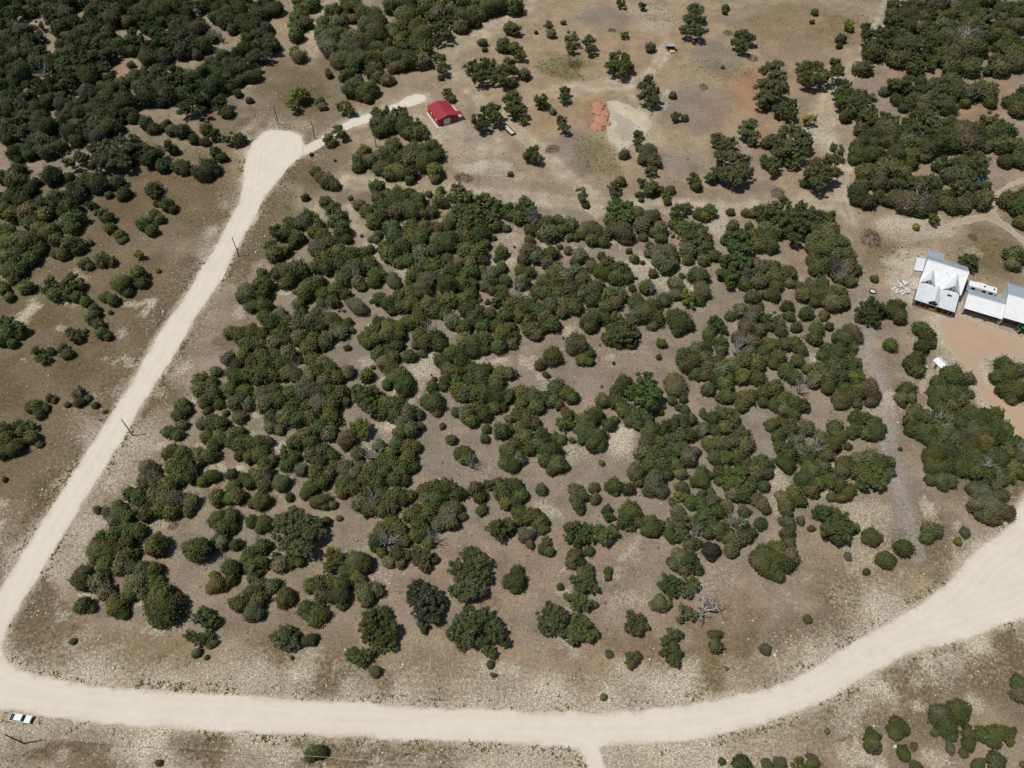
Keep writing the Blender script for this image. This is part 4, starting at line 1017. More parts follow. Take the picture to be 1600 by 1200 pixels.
def region(x, y):
    if y > 1075 and (x < 1150 or y > 1210 - (x - 1150) * 0.42) or (x > 1350 and y > 960):
        return "across the wide road from the thicket" if x < 1150 else "on the verge beyond the road bend"
    if y < 200 and x < 430 or (y < 1000 and x < road_x(y) and y >= 200):
        for lim, s in ((75, "far back in the woods past the turning circle"), (150, "midway into the woods past the turning circle"), (215, "at the woods' edge by the turning circle"),
                       (300, "on the slope below the turning circle"), (400, "on the grassy slope across the straight road"),
                       (480, "in dry grass beside the straight road"), (600, "on brown grass back from the straight road"), (1001, "where dry grass thins beside the straight road")):
            if y < lim:
                return s
    if y < 165 and x < 700 and not (x > 540 and y > 145):
        return "in woods between turning circle and red shed" if x < 560 else "in the woods behind the red shed"
    if x < 720 and y < 300:
        return "in the grove below the driveway" if y > 160 else "near the end of the driveway"
    if x > 1310 and y < 345:
        return ("far back in the woods behind the house" if y < 75 else "midway into the woods behind the house" if y < 165 else
                "in the woods around the turquoise tarp" if y < 250 and x > 1440 else "at the woods' edge by the forked track")
    if y < 330 and x < 1340:
        if x < 860:
            return "in the clearing beside the red shed"
        if x > 1080:
            return "in the oak groves edging the clearing" if y > 140 else "in the clearing's far grass"
        return "near the feed shelter" if y < 135 else "around the dry pond"
    if x > 1325 and y < 590 and not (x < 1345 and y > 380):
        return "beside the house and orange yard" if x > 1400 else "in the strip between thicket and house"
    if x > 1400 and y < 860:
        return "in the clump between yard and road"
    w0 = road_x(y)
    f = (x - w0) / (1400 - w0)
    row = ("at the clearing edge" if y < 420 else "in the upper thicket" if y < 560 else "in the middle thicket" if y < 690 else
           "in the lower thicket" if y < 820 else "at the thicket's road edge" if y < 930 else "in the open verge")
    col = "by the straight road" if f < 0.22 else "towards the straight road" if f < 0.42 else "halfway across" if f < 0.62 else "towards the house" if f < 0.82 else "near the gravel strip"
    return row + " " + col


LAND = []   # named places that a tree can stand beside: (x, y, phrase)


def land(p, s):
    LAND.append((p[0], p[1], s))


land(at(693, 180), "the red shed")
land(at(30, 1122), "the white pickup")
land(at(793, 204), "the flatbed trailer")
land(at(1047, 78), "the feed shelter")
land(at(980, 195), "the dry pond")
land(at(1468, 567), "the small white shed")
land(at(1470, 450), "the white-roofed house")
land(at(1532, 276), "the turquoise tarp")
land(at(1360, 372), "the grey brush pile")
for p, s in ((at(209, 681), "the utility pole by the straight road"), (at(374, 400), "the pole at the road's upper end"), (at(588, 230), "the pole in the grove")):
    land(p, s)

XY = np.array([(t["x"], t["y"]) for t in TREES])
EX = np.array([t["ext"] for t in TREES])
gp = np.random.default_rng(31)
for t in TREES:
    t['pal'] = int(gp.choice(3, p=(0.5, 0.32, 0.18)))
for i, t in enumerate(TREES):
    d = np.hypot(XY[:, 0] - t["x"], XY[:, 1] - t["y"])
    d[i] = 1e9
    t["gap"] = float((d - EX).min() - t["ext"])
    t["near"] = int(d.argmin())
TONE = {"o": "green", "b": "fresh green", "v": "vivid green", "y": "yellowish", "g": "greyish", "t": "dusty green", "r": "rusty", "j": "dark"}


def noun(t):
    if t["kind"] == "dead":
        return "bare dead tree"
    return {"juniper": "juniper", "oak": "oak", "shrub": "shrub"}[t["kind"]]


def looks(t):
    e, n = t["ext"], len(t["lobes"])
    size = {"shrub": "tiny" if e < 0.8 else "small" if e < 1.2 else "low", "dead": "small" if e < 2.2 else "big"}.get(t["kind"])
    if not size:
        a = (2.3, 3.0, 3.8) if t["kind"] == "juniper" else (2.6, 4.0, 5.6)
        size = "small" if e < a[0] else "medium" if e < a[1] else "large" if e < a[2] else "huge"
    if t["kind"] == "dead":
        return f"{size} grey bare dead tree"
    form = "round" if n == 1 else "twin" if n == 2 else "lobed" if n < 5 else "sprawling"
    return f"{size} {form} {('dark', 'olive', 'pale')[t['pal']] if t['t'] == 'j' else TONE[t['t']]} {noun(t)}"


def label_of(t):
    s = looks(t)
    if t["gap"] > 0.8 and t["kind"] != "dead":
        s += " alone"
    return s


for t in TREES:
    t["reg"] = region(*t["px"])
    t["label"] = label_of(t) + " " + t["reg"]
    t["group"] = {"juniper": "junipers", "oak": "oaks", "shrub": "shrubs", "dead": "dead trees"}[t["kind"]] + " " + t["reg"]

# the 300 that show largest of each kind are trees of their own, the rest one woodland
single, rest = [], []
for kind, cap in (("juniper", 300), ("oak", 300), ("shrub", 300), ("dead", 100)):
    ks = sorted((t for t in TREES if t["kind"] == kind), key=lambda t: -t["area"])
    single += ks[:cap]
    rest += ks[cap:]
from collections import Counter
for rnd in range(2):
    cnt = Counter(t["label"] for t in single)
    for t in single:
        if cnt[t["label"]] < 2:
            continue
        if rnd == 0:
            best = min(LAND, key=lambda l: math.hypot(l[0] - t["x"], l[1] - t["y"]))
            if math.hypot(best[0] - t["x"], best[1] - t["y"]) < 9 + t["ext"]:
                t["label"] = label_of(t) + " beside " + best[2]
        else:
            o = TREES[t["near"]]
            t["label"] = (looks(t) + (" against " if t["gap"] < 0.3 else " near ") + ("an oak" if o["kind"] == "oak" else "a " + noun(o).split()[-1] if o["kind"] != "dead" else "dead wood")) + " " + t["reg"]
for t in single:
    w = t["label"].split()
    assert len(w) <= 16, t["label"]


def tint_of(t, g):
    c = np.array(((0.075, 0.093, 0.033), (0.092, 0.097, 0.035), (0.115, 0.115, 0.063))[t.get("pal", 0)] if t["t"] == "j" else TINT[t["t"]])
    k = g.normal(0, 1, 3)
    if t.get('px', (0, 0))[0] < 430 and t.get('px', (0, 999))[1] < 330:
        c = c * np.array([0.57, 0.62, 0.66])     # shaded look of the back woods put into their foliage colour
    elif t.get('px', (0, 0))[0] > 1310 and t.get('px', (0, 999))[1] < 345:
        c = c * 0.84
    c = c * (1 + 0.16 * k[0]) * np.array([1 + 0.07 * k[1], 1, 1 + 0.10 * k[2]])
    if t['t'] == 'o' and g.random() < 0.3:                 # thin, weathered crowns
        c = c * 0.7 + 0.3 * np.array([0.135, 0.128, 0.085])
    return np.clip(c, 0.01, 1)


g_ = np.random.default_rng(21)
NAME = {"juniper": "juniper_tree", "oak": "oak_tree", "shrub": "shrub", "dead": "dead_tree"}
CAT = {"juniper": "tree", "oak": "tree", "shrub": "shrub", "dead": "dead tree"}
for t in single:
    e = empty(NAME[t["kind"]], (t["x"], t["y"], 0), 0, t["label"], CAT[t["kind"]], t["group"])
    if t["kind"] == "dead":
        b = link("branches", DEAD[int(g_.integers(len(DEAD)))], e)
        b.scale = (t["ext"] * 1.1, t["ext"] * 1.1, max(t["ext"] * g_.uniform(1.05, 1.25), 5.6))
        b.rotation_euler = (0, 0, g_.uniform(0, 6.28))
        continue
    tr = link("trunk", TRUNK[int(g_.integers(len(TRUNK)))], e)
    top = max(l[2] for l in t["lobes"])
    hs = max(0.4, top * (1.05 if t["kind"] == "oak" else 0.95)) / 0.85
    tr.scale = (max(hs * 0.8, t["ext"] * 0.7), max(hs * 0.8, t["ext"] * 0.7), hs)
    tr.rotation_euler = (0, 0, g_.uniform(0, 6.28))
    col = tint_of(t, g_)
    leafy = t["t"] in "obytrv" and t["kind"] == "oak"
    for (x, y, z, Rm) in t["lobes"]:
        lib = OAK if leafy else JUN
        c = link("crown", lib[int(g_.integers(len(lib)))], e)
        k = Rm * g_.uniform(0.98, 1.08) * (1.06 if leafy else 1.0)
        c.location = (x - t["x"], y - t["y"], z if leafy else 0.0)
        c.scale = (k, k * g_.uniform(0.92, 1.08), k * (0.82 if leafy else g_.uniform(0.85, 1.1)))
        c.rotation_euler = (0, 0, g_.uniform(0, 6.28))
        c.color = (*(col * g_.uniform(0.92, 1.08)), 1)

# the woodland that reads as one mass, with its continuation outside the picture
extra = []
for _ in range(420):
    side = g_.integers(3)
    if side == 0:
        x, y = g_.uniform(-330, -60), g_.uniform(40, 330)
    elif side == 1:
        x, y = g_.uniform(60, 330), g_.uniform(40, 330)
    else:
        x, y = g_.uniform(-300, 300), g_.uniform(362, 430)
    px, py = to_px(x, y)
    if -25 < px < 1625 and -25 < py < 1225 or edge_dist(W_ROAD, np.array([x]), np.array([y]))[0] < 5 or inside(W_ROAD, np.array([x]), np.array([y]))[0] \
            or edge_dist(W_YARD, np.array([x]), np.array([y]))[0] < 6 or inside(W_YARD, np.array([x]), np.array([y]))[0] or (140 < x < 180 and 145 < y < 185):
        continue
    Rm = g_.uniform(1.8, 3.4)
    extra.append(dict(t="j" if g_.random() < 0.7 else "o", kind="juniper", x=x, y=y, ext=Rm, lobes=[(x, y, 0.7 * Rm, Rm)]))
parts, tints = [], []
for t in rest + extra:
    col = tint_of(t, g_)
    leafy = t["t"] in "obytrv"
    for (x, y, z, Rm) in t["lobes"]:
        lib = OAK_LOW if leafy else JUN_LOW
        V, T, A = lib[int(g_.integers(len(lib)))]
        th = g_.uniform(0, 6.28)
        ca, sa = math.cos(th), math.sin(th)
        Q = V * np.array([Rm * 1.03, Rm * g_.uniform(0.92, 1.08), Rm * (0.85 if leafy else g_.uniform(0.85, 1.1))])
        Q = np.stack([Q[:, 0] * ca - Q[:, 1] * sa + x, Q[:, 0] * sa + Q[:, 1] * ca + y, np.maximum(Q[:, 2] + (z if leafy else 0), 0.0)], 1)
        parts.append((Q, T, A))
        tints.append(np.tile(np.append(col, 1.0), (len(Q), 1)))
V, T, A = join(parts)
me = np_mesh("woodland", V, T, M["crown_far"])
attr(me, "var", 'FLOAT', A)
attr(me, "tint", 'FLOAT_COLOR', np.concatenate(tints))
tag(link("woodland", me), "mass of dark juniper and oak crowns filling in the woods and thicket", "woodland", kind="stuff")
print("TREES", Counter(t["kind"] for t in TREES), "single", len(single), "rest", len(rest), "lobes", len(circ), "woodland tris", len(T), "labels", len(set(t["label"] for t in single)))

# ------------------------------------------------------------------ buildings
def gable_ends(root, mat, x, y0, y1, yr, ze, zr, t=0.12, name="gable_wall", z0=0.0):
    """one end wall with a pointed top, standing across the ridge at x"""
    V = []
    for xx in (x, x + t):
        V += [(xx, y0, z0), (xx, y1, z0), (xx, y1, ze), (xx, yr, zr), (xx, y0, ze)]
    F = [(0, 4, 3, 2, 1), (5, 6, 7, 8, 9)] + [(i, (i + 1) % 5, (i + 1) % 5 + 5, i + 5) for i in range(5)]
    return mesh(name, V, F, mat, root)


# local frame of the house: x along the ridge, y towards the back, origin at the ground under the ridge's near-track end
def frame(name, p0, p1, label, cat):
    a = math.atan2(p1[1] - p0[1], p1[0] - p0[0])
    return empty(name, (p0[0], p0[1], 0), a, label, cat)


# --- white-roofed house
HR = at(1400 + 410 / 8, 370 + 290 / 8, 7.0), at(1400 + 905 / 8, 370 + 440 / 8, 7.0)
h = frame("house", HR[0], HR[1], "white metal-roofed house with two front gables beside the orange yard", "house")
L = (HR[1] - HR[0]).length
slope = 2.4 / 5.1
zf = 7.0 - 7.4 * slope
box("wall", h, M["wall_white"], (L / 2, 4.6, 2.2), (L - 0.5, 0.15, 4.4))
box("wall", h, M["wall_white"], (L / 2, -6.7, 1.7), (L - 0.5, 0.15, 3.4))
gable_ends(h, M["wall_white"], 0.15, -6.7, 4.6, 0, zf + 0.25, 6.85)
gable_ends(h, M["wall_white"], L - 0.3, -6.7, 4.6, 0, zf + 0.25, 6.85)
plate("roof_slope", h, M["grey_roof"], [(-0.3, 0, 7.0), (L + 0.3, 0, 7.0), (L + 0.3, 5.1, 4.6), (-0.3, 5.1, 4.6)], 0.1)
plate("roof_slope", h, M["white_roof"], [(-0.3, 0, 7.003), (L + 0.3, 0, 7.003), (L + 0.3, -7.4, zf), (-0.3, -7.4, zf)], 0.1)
box("ridge_cap", h, M["white_roof"], (L / 2, 0, 7.04), (L + 0.62, 0.3, 0.05))
for xc, w, n0 in ((2.2, 2.35, 1.9), (9.2, 2.6, 1.1)):        # cross gables over the front
    zr = 7.0 - n0 * slope - 0.05
    yf = -7.1
    for s in (-1, 1):
        plate("cross_gable_roof", h, M["pale_roof_y"], [(xc, -n0, zr), (xc, yf - 0.35, zr), (xc + s * w, yf - 0.35, zf + 0.14), (xc + s * w, -7.25, zf + 0.14)], 0.08)
    V = [(xc - w + 0.2, yf, zf), (xc + w - 0.2, yf, zf), (xc, yf, zr - 0.12), (xc - w + 0.2, yf + 0.1, zf), (xc + w - 0.2, yf + 0.1, zf), (xc, yf + 0.1, zr - 0.12)]
    gw = mesh("cross_gable_wall", V, [(0, 1, 2), (5, 4, 3), (0, 3, 4, 1), (1, 4, 5, 2), (2, 5, 3, 0)], M["wall_white"], h)
    for k in (-0.45, 0.45):
        f = box("window", h, M["paint_white"], (xc + k, yf - 0.03, zf + 0.85), (0.75, 0.06, 0.95))
        box("pane", f, M["glass"], (0, -0.04, 0), (0.6, 0.03, 0.8))
# deep front porch: two lean-to roofs and a small gabled entry between them
zp = zf + 0.06
for x0, x1 in ((-0.3, 3.9), (6.3, L - 0.2)):
    plate("porch_roof", h, M["pale_roof"], [(x0, -7.25, zp), (x1, -7.25, zp), (x1, -14.6, 2.75), (x0, -14.6, 2.75)], 0.1)
xe = 5.1
for s in (-1, 1):
    plate("entry_roof", h, M["pale_roof_y"], [(xe, -6.8, 4.25), (xe, -14.2, 4.25), (xe + s * 1.75, -14.2, 3.02), (xe + s * 1.75, -6.8, 3.02)], 0.08)
V = [(xe - 1.5, -14.0, 2.9), (xe + 1.5, -14.0, 2.9), (xe, -14.0, 4.1), (xe - 1.5, -13.9, 2.9), (xe + 1.5, -13.9, 2.9), (xe, -13.9, 4.1)]
mesh("entry_gable", V, [(0, 1, 2), (5, 4, 3), (0, 3, 4, 1), (1, 4, 5, 2), (2, 5, 3, 0)], M["wall_brown"], h)
box("porch_floor", h, M["wall_brown"], (L / 2, -10.7, 0.1), (L + 0.2, 7.6, 0.2))
for x in (0.0, 2.0, 3.7, 6.5, 8.6, 10.3, L - 0.4):
    box("porch_post", h, M["post"], (x, -14.2, 1.42), (0.2, 0.2, 2.45))
for x in (1.6, 8.2):
    f = box("window", h, M["paint_white"], (x, -6.81, 1.7), (1.4, 0.07, 1.5))
    box("pane", f, M["glass"], (0, -0.045, 0), (1.2, 0.03, 1.3))
d = box("door", h, M["wall_brown"], (xe, -6.81, 1.25), (1.1, 0.07, 2.1))
box("handle", d, M["chrome"], (0.4, -0.06, -0.1), (0.12, 0.06, 0.06))
sk = box("skylight", h, M["dark"], (9.0, -8.9, zp - (zp - 2.75) * (8.9 - 7.25) / 7.35 + 0.05), (1.3, 0.7, 0.08), (math.atan2(zp - 2.75, 7.35), 0, 0))
box("pane", sk, M["glass"], (0, 0, 0.05), (1.1, 0.5, 0.04))
for x, y in ((3.4, 2.2), (7.3, 2.6), (6.2, -2.4)):
    cyl("vent_pipe", h, M["chrome"], (x, y, 7.0 - abs(y) * slope - 0.1), 0.09, 0.09, 0.55, 8)
for s, y, z in ((1, 5.14, 4.55), (-1, -14.66, 2.68)):
    box("gutter", h, M["grey_roof"], (L / 2, y, z), (L + 0.4, 0.12, 0.1))
# lean-to on the near-track end and a low wing behind
plate("side_roof", h, M["pale_roof_y"], [(-2.6, -1.2, 2.55), (-0.05, -1.2, 3.1), (-0.05, 5.2, 3.1), (-2.6, 5.2, 2.55)], 0.09)
box("side_wall", h, M["wall_white"], (-2.4, 2.0, 1.2), (0.12, 6.0, 2.4))
box("side_wall", h, M["wall_white"], (-1.2, -1.0, 1.25), (2.3, 0.12, 2.5))
plate("rear_roof", h, M["grey_roof"], [(-0.1, 5.0, 4.2), (4.9, 5.0, 4.2), (4.9, 9.9, 3.1), (-0.1, 9.9, 3.1)], 0.1)
box("rear_wall", h, M["wall_white"], (2.4, 9.4, 1.5), (4.6, 0.12, 3.0))
box("rear_wall", h, M["wall_white"], (0.1, 7.1, 1.6), (0.12, 4.5, 3.0))
box("rear_wall", h, M["wall_white"], (4.7, 7.1, 1.6), (0.12, 4.5, 3.0))


def gable_building(name, r0, r1, L, zr, ze_f, ze_b, yf, yb, label, cat, bays):
    b = frame(name, r0, r1, label, cat)
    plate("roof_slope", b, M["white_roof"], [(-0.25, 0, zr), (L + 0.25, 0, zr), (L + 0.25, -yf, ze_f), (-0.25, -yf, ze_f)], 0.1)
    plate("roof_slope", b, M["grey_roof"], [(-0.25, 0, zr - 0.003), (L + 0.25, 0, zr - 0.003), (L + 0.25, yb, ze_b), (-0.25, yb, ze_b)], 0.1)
    box("ridge_cap", b, M["white_roof"], (L / 2, 0, zr + 0.04), (L + 0.5, 0.28, 0.05))
    gable_ends(b, M["wall_white"], 0.05, -yf + 0.35, yb - 0.35, 0, min(ze_f, ze_b) - 0.02, zr - 0.2)
    gable_ends(b, M["wall_white"], L - 0.17, -yf + 0.35, yb - 0.35, 0, min(ze_f, ze_b) - 0.02, zr - 0.2)
    box("back_wall", b, M["wall_white"], (L / 2, yb - 0.45, ze_b / 2 - 0.08), (L - 0.4, 0.12, ze_b - 0.16))
    box("floor_slab", b, M["concrete"], (L / 2, -0.2, 0.05), (L - 0.5, yf + yb - 1.4, 0.1))
    w = L / bays
    for k in range(bays + 1):
        box("bay_pillar", b, M["wood"], (min(max(k * w, 0.35), L - 0.35), -yf + 0.55, ze_f / 2 - 0.05), (0.55 if 0 < k < bays else 0.3, 0.3, ze_f - 0.14))
    for k in range(bays):
        box("bay_back", b, M["wall_brown"], ((k + 0.5) * w, -yf + 2.6, ze_f / 2), (w - 0.3, 0.1, ze_f - 0.3))
    return b


c0, c1 = at(1400 + 910 / 8, 370 + 720 / 8, 4.5), at(1400 + 1360 / 8, 370 + 850 / 8, 4.5)
gable_building("garage", c0, c1, (c1 - c0).length, 4.5, 3.0, 3.3, 4.9, 4.0, "long white-roofed garage with open bays between the house and the barn", "garage", 3)
b0, b1 = at(1400 + 1415 / 8, 370 + 725 / 8, 6.0), at(1600, 370 + 774 / 8, 6.0)
gable_building("barn", b0, b0 + (c1 - c0), 15.0, 6.0, 4.0, 4.5, 8.3, 6.9, "tall white-roofed barn with an open dark front and green tractor", "barn", 3)
ax = (c1 - c0).normalized()
nrm = Vector((ax.y, -ax.x, 0))          # towards the yard


def hp(X, Y, z=0):
    return at(1400 + X / 8, 370 + Y / 8, z)


# --- camper behind the garage
rv = empty("camper_trailer", (*hp(1093, 622, 3.0).xy, 0), math.atan2(ax.y, ax.x), "white camper trailer with black roof vents parked behind the garage", "camper")
box("body", rv, M["paint_white"], (0, 0, 1.75), (8.2, 2.45, 2.3), bevel=0.18)
box("roof", rv, M["paint_white"], (0, 0, 2.93), (7.9, 2.3, 0.08))
box("side_stripe", rv, M["dark"], (0, -1.24, 1.5), (7.6, 0.04, 0.35))
for x in (0.4, 3.2):
    v = box("roof_vent", rv, M["dark"], (x, 0.1, 3.03), (0.55, 0.55, 0.14))
box("air_conditioner", rv, M["paint_white"], (-1.3, 0, 3.1), (1.0, 0.8, 0.28), bevel=0.06)
box("slide_out", rv, M["paint_white"], (-0.6, 1.45, 1.9), (2.6, 0.6, 1.7))
for x in (-2.6, 0.6, 2.6):
    f = box("window", rv, M["dark"], (x, -1.26, 2.2), (1.1, 0.05, 0.7))
    box("pane", f, M["glass"], (0, -0.03, 0), (0.95, 0.02, 0.55))
for x in (-0.5, 0.5):
    for y in (-1.1, 1.1):
        w = cyl("wheel", rv, M["rubber"], (x, y + 0.12, 0.36), 0.36, 0.36, 0.24, 14, (R(90), 0, 0))
        cyl("rim", w, M["chrome"], (0, 0, -0.01), 0.2, 0.2, 0.26, 10)
box("tow_tongue", rv, M["dark"], (-4.7, 0, 0.5), (1.4, 0.12, 0.12))

# --- small shed at the yard's mouth
p = [at(1440 + a * .1, 530 + b * .1, 2.4) for a, b in ((190, 320), (300, 265), (430, 395), (315, 450))]
s0, s1 = (p[0] + p[3]) / 2, (p[1] + p[2]) / 2
ctr = (s0 + s1) / 2
a_ = math.atan2((p[3] - p[0]).y, (p[3] - p[0]).x)
sh = empty("garden_shed", (ctr.x, ctr.y, 0), a_, "small pale shed with a white pitched roof at the yard's mouth", "shed")
Ls, Ws = (p[3] - p[0]).length, (p[1] - p[0]).length * 0.8
box("wall", sh, M["wall_white"], (0, 0, 1.05), (Ls - 0.4, Ws + 0.3, 2.1))
for s, m in ((1, "white_roof"), (-1, "white_roof")):
    plate("roof_slope", sh, M[m], [(-Ls / 2, 0, 2.75), (Ls / 2, 0, 2.75), (Ls / 2, s * (Ws / 2 + 0.35), 2.05), (-Ls / 2, s * (Ws / 2 + 0.35), 2.05)], 0.07)
for x in (-Ls / 2 + 0.2, Ls / 2 - 0.28):
    gable_ends(sh, M["wall_white"], x, -Ws / 2 - 0.15, Ws / 2 + 0.15, 0, 2.1, 2.66, 0.08, "gable", 2.0)
d = box("door", sh, M["wall_brown"], (0, -Ws / 2 - 0.17, 0.95), (0.9, 0.05, 1.8))
box("handle", d, M["chrome"], (0.3, -0.04, 0), (0.1, 0.05, 0.05))

# --- red shed
def shp(X, Y, z=0):
    return at(640 + X * .075, 130 + Y * .075, z)


A, B, C = shp(365, 480, 3.2), shp(590, 775, 3.2), shp(1010, 640, 3.2)
rl, rw = (B - A).length, (C - B).length
a_ = math.atan2((B - A).y, (B - A).x)
ctr = (A + C) / 2
rs = empty("red_shed", (ctr.x, ctr.y, 0), a_, "red metal shed with a white roll-up door on a concrete slab", "shed")
box("slab", rs, M["concrete"], (0.1, 0.95, 0.06), (rl + 1.1, rw + 2.9, 0.12))
ze, zr = 3.1, 4.15
for s in (-1, 1):
    box("side_wall", rs, M["red_wall"], (0, s * (rw / 2 - 0.2), ze / 2 + 0.1), (rl - 0.3, 0.1, ze - 0.1))
    plate("roof_slope", rs, M["red_roof"], [(-rl / 2 - .1, 0, zr + 0.002 * s), (rl / 2 + .1, 0, zr + 0.002 * s), (rl / 2 + .1, s * (rw / 2 + .1), ze), (-rl / 2 - .1, s * (rw / 2 + .1), ze)], 0.08)
for x in (-rl / 2 + 0.1, rl / 2 - 0.2):
    gable_ends(rs, M["red_wall"], x, -rw / 2 + .15, rw / 2 - .15, 0, ze - 0.05, zr - 0.14, 0.1, z0=0.12)
box("ridge_cap", rs, M["red_roof"], (0, 0, zr + 0.03), (rl + .22, 0.35, 0.05))
d = box("roll_up_door", rs, M["door_white"], (rl / 2 - 0.06, -0.55, 1.42), (0.08, 2.7, 2.6))
for k in range(5):
    box("door_panel", d, M["door_white"], (0.055, 0, -1.04 + 0.52 * k), (0.03, 2.6, 0.47))
for x in (-1.6, 3.0):
    f = box("window", rs, M["paint_white"], (x, -rw / 2 + 0.12, 1.9), (0.8, 0.08, 0.9))
    box("pane", f, M["lamp_clear"], (0, -0.05, 0), (0.62, 0.03, 0.72))
plate("awning_roof", rs, M["red_roof"], [(rl / 2 - 2.6, rw / 2 + 0.12, 3.0), (rl / 2 + 0.05, rw / 2 + 0.12, 3.0), (rl / 2 + 0.05, rw / 2 + 1.9, 2.7), (rl / 2 - 2.6, rw / 2 + 1.9, 2.7)], 0.07)
for x in (rl / 2 - 2.5, rl / 2 - 0.05):
    box("awning_post", rs, M["dark"], (x, rw / 2 + 1.8, 1.36), (0.12, 0.12, 2.5))

# --- feed shelter in the clearing
fs = empty("feed_shelter", (*at(1048, 75, 1.2).xy, 0), R(-4), "small open feed shelter with a grey metal roof in the clearing", "shelter")
plate("roof", fs, M["grey_roof"], [(-2.1, -0.9, 2.5), (2.1, -0.9, 2.5), (2.1, 1.5, 2.0), (-2.1, 1.5, 2.0)], 0.07)
box("back_wall", fs, M["wood"], (0, 1.3, 1.0), (3.9, 0.08, 1.9))
for x in (-1.95, 0, 1.95):
    box("post", fs, M["wood"], (x, -0.7, 1.2), (0.14, 0.14, 2.4))
box("rail_fence", fs, M["plank"], (2.1, -2.6, 0.55), (0.08, 3.6, 0.1))
for y in (-4.3, -2.6):
    box("fence_post", fs, M["plank"], (2.1, y, 0.45), (0.1, 0.1, 0.9))
q = at(1050, 82)
bl = empty("hay_bale", (q.x, q.y, 0), R(4), "pale square straw bale beside the feed shelter", "bale")
box("straw", bl, M["straw"], (0, 0, 0.4), (1.9, 2.0, 0.8), bevel=0.1)
for x in (-0.5, 0.5):
    box("twine", bl, M["wood"], (x, 0, 0.4), (0.05, 2.04, 0.84))
q = at(1044.5, 77.5)
ba = empty("barrel", (q.x, q.y - 0.6, 0), 0, "dark feed barrel under the shelter's roof edge", "barrel")
cyl("drum", ba, M["dark"], (0, 0, 0), 0.32, 0.32, 0.95, 14)
cyl("lid", ba, M["chrome"], (0, 0, 0.95), 0.33, 0.33, 0.04, 14)
q = at(1042.5, 88)
pl = empty("red_plank", (q.x, q.y, 0), R(60), "short red-brown plank lying before the feed shelter", "plank")
box("board", pl, M["orange_paint"], (0, 0, 0.06), (1.9, 0.25, 0.1))

# --- flatbed trailer
q0, q1 = at(760 + 580 * .05, 180 + 335 * .05, 0.6), at(760 + 840 * .05, 180 + 585 * .05, 0.6)
tr = empty("flatbed_trailer", (*((q0 + q1) / 2).xy, 0), math.atan2((q1 - q0).y, (q1 - q0).x), "low flatbed trailer with pale plank deck and dark frame near the red shed", "trailer")
tl = (q1 - q0).length
for k in range(5):
    box("deck_plank", tr, M["plank"], (0, -0.64 + 0.32 * k, 0.62), (tl - 0.2, 0.30, 0.06))
for s in (-1, 1):
    box("side_rail", tr, M["dark"], (0, s * 0.95, 0.68), (tl, 0.28, 0.30))
    box("end_rail", tr, M["dark"], (s * tl / 2, 0, 0.66), (0.26, 2.18, 0.26))
    for x in (-0.45, 0.45):
        w = cyl("wheel", tr, M["rubber"], (x, s * 1.0 + 0.1, 0.33), 0.33, 0.33, 0.2, 12, (R(90), 0, 0))
        cyl("rim", w, M["chrome"], (0, 0, -0.01), 0.18, 0.18, 0.22, 10)
box("tow_tongue", tr, M["dark"], (-tl / 2 - 0.7, 0, 0.5), (1.2, 0.1, 0.1))

# --- pickup truck on the verge
q0, q1 = at(170 * .075, 1080 + 520 * .075, 1.0), at(672 * .075, 1080 + 592 * .075, 1.0)
tk = empty("pickup_truck", (*((q0 + q1) / 2).xy, 0), math.atan2((q1 - q0).y, (q1 - q0).x), "white crew-cab pickup truck parked on the verge of the wide road", "truck")
tk.scale = (0.82, 0.82, 0.82)


def prism(name, parent, mat, prof, w, bev=0.0, taper=None):
    """side profile (x,z) extruded across y; taper: half width at height"""
    bm = bmesh.new()
    rows = []
    for s in (-1, 1):
        rows.append([bm.verts.new((x, s * (w / 2 if not taper else taper(z)), z)) for x, z in prof])
    bm.faces.new(rows[0])
    bm.faces.new(rows[1][::-1])
    n = len(prof)
    for i in range(n):
        bm.faces.new((rows[0][(i + 1) % n], rows[0][i], rows[1][i], rows[1][(i + 1) % n]))
    bmesh.ops.recalc_face_normals(bm, faces=bm.faces)
    if bev:
        bmesh.ops.bevel(bm, geom=bm.edges[:], offset=bev, segments=2, affect='EDGES', profile=0.6)
    me = bpy.data.meshes.new(name)
    bm.to_mesh(me)
    bm.free()
    me.materials.append(mat)
    return link(name, me, parent)


prism("body", tk, M["paint_white"], [(-2.9, 0.45), (-2.9, 0.78), (-1.5, 0.80), (-1.5, 1.08), (1.3, 1.12), (2.75, 1.02), (2.9, 0.85), (2.9, 0.45)], 1.96, 0.05)
for s in (-1, 1):
    box("bed_side", tk, M["paint_white"], (-2.2, s * 0.93, 0.95), (1.35, 0.12, 0.36), bevel=0.03)
box("bed_floor", tk, M["dark"], (-2.18, 0, 0.80), (1.26, 1.70, 0.06))
box("tailgate", tk, M["paint_white"], (-2.86, 0, 0.95), (0.09, 1.74, 0.36))
prism("cab", tk, M["paint_white"], [(-1.48, 1.05), (-1.38, 1.82), (0.62, 1.86), (1.28, 1.08)], 1.8, 0.06, lambda z: 0.93 - 0.17 * (z - 1.05))
mesh("windshield", [(1.26, -0.82, 1.15), (1.26, 0.82, 1.15), (0.74, 0.72, 1.77), (0.74, -0.72, 1.77)], [(0, 1, 2, 3)], M["glass"], tk)
mesh("rear_window", [(-1.485, 0.75, 1.22), (-1.485, -0.75, 1.22), (-1.42, -0.68, 1.72), (-1.42, 0.68, 1.72)], [(0, 1, 2, 3)], M["glass"], tk)
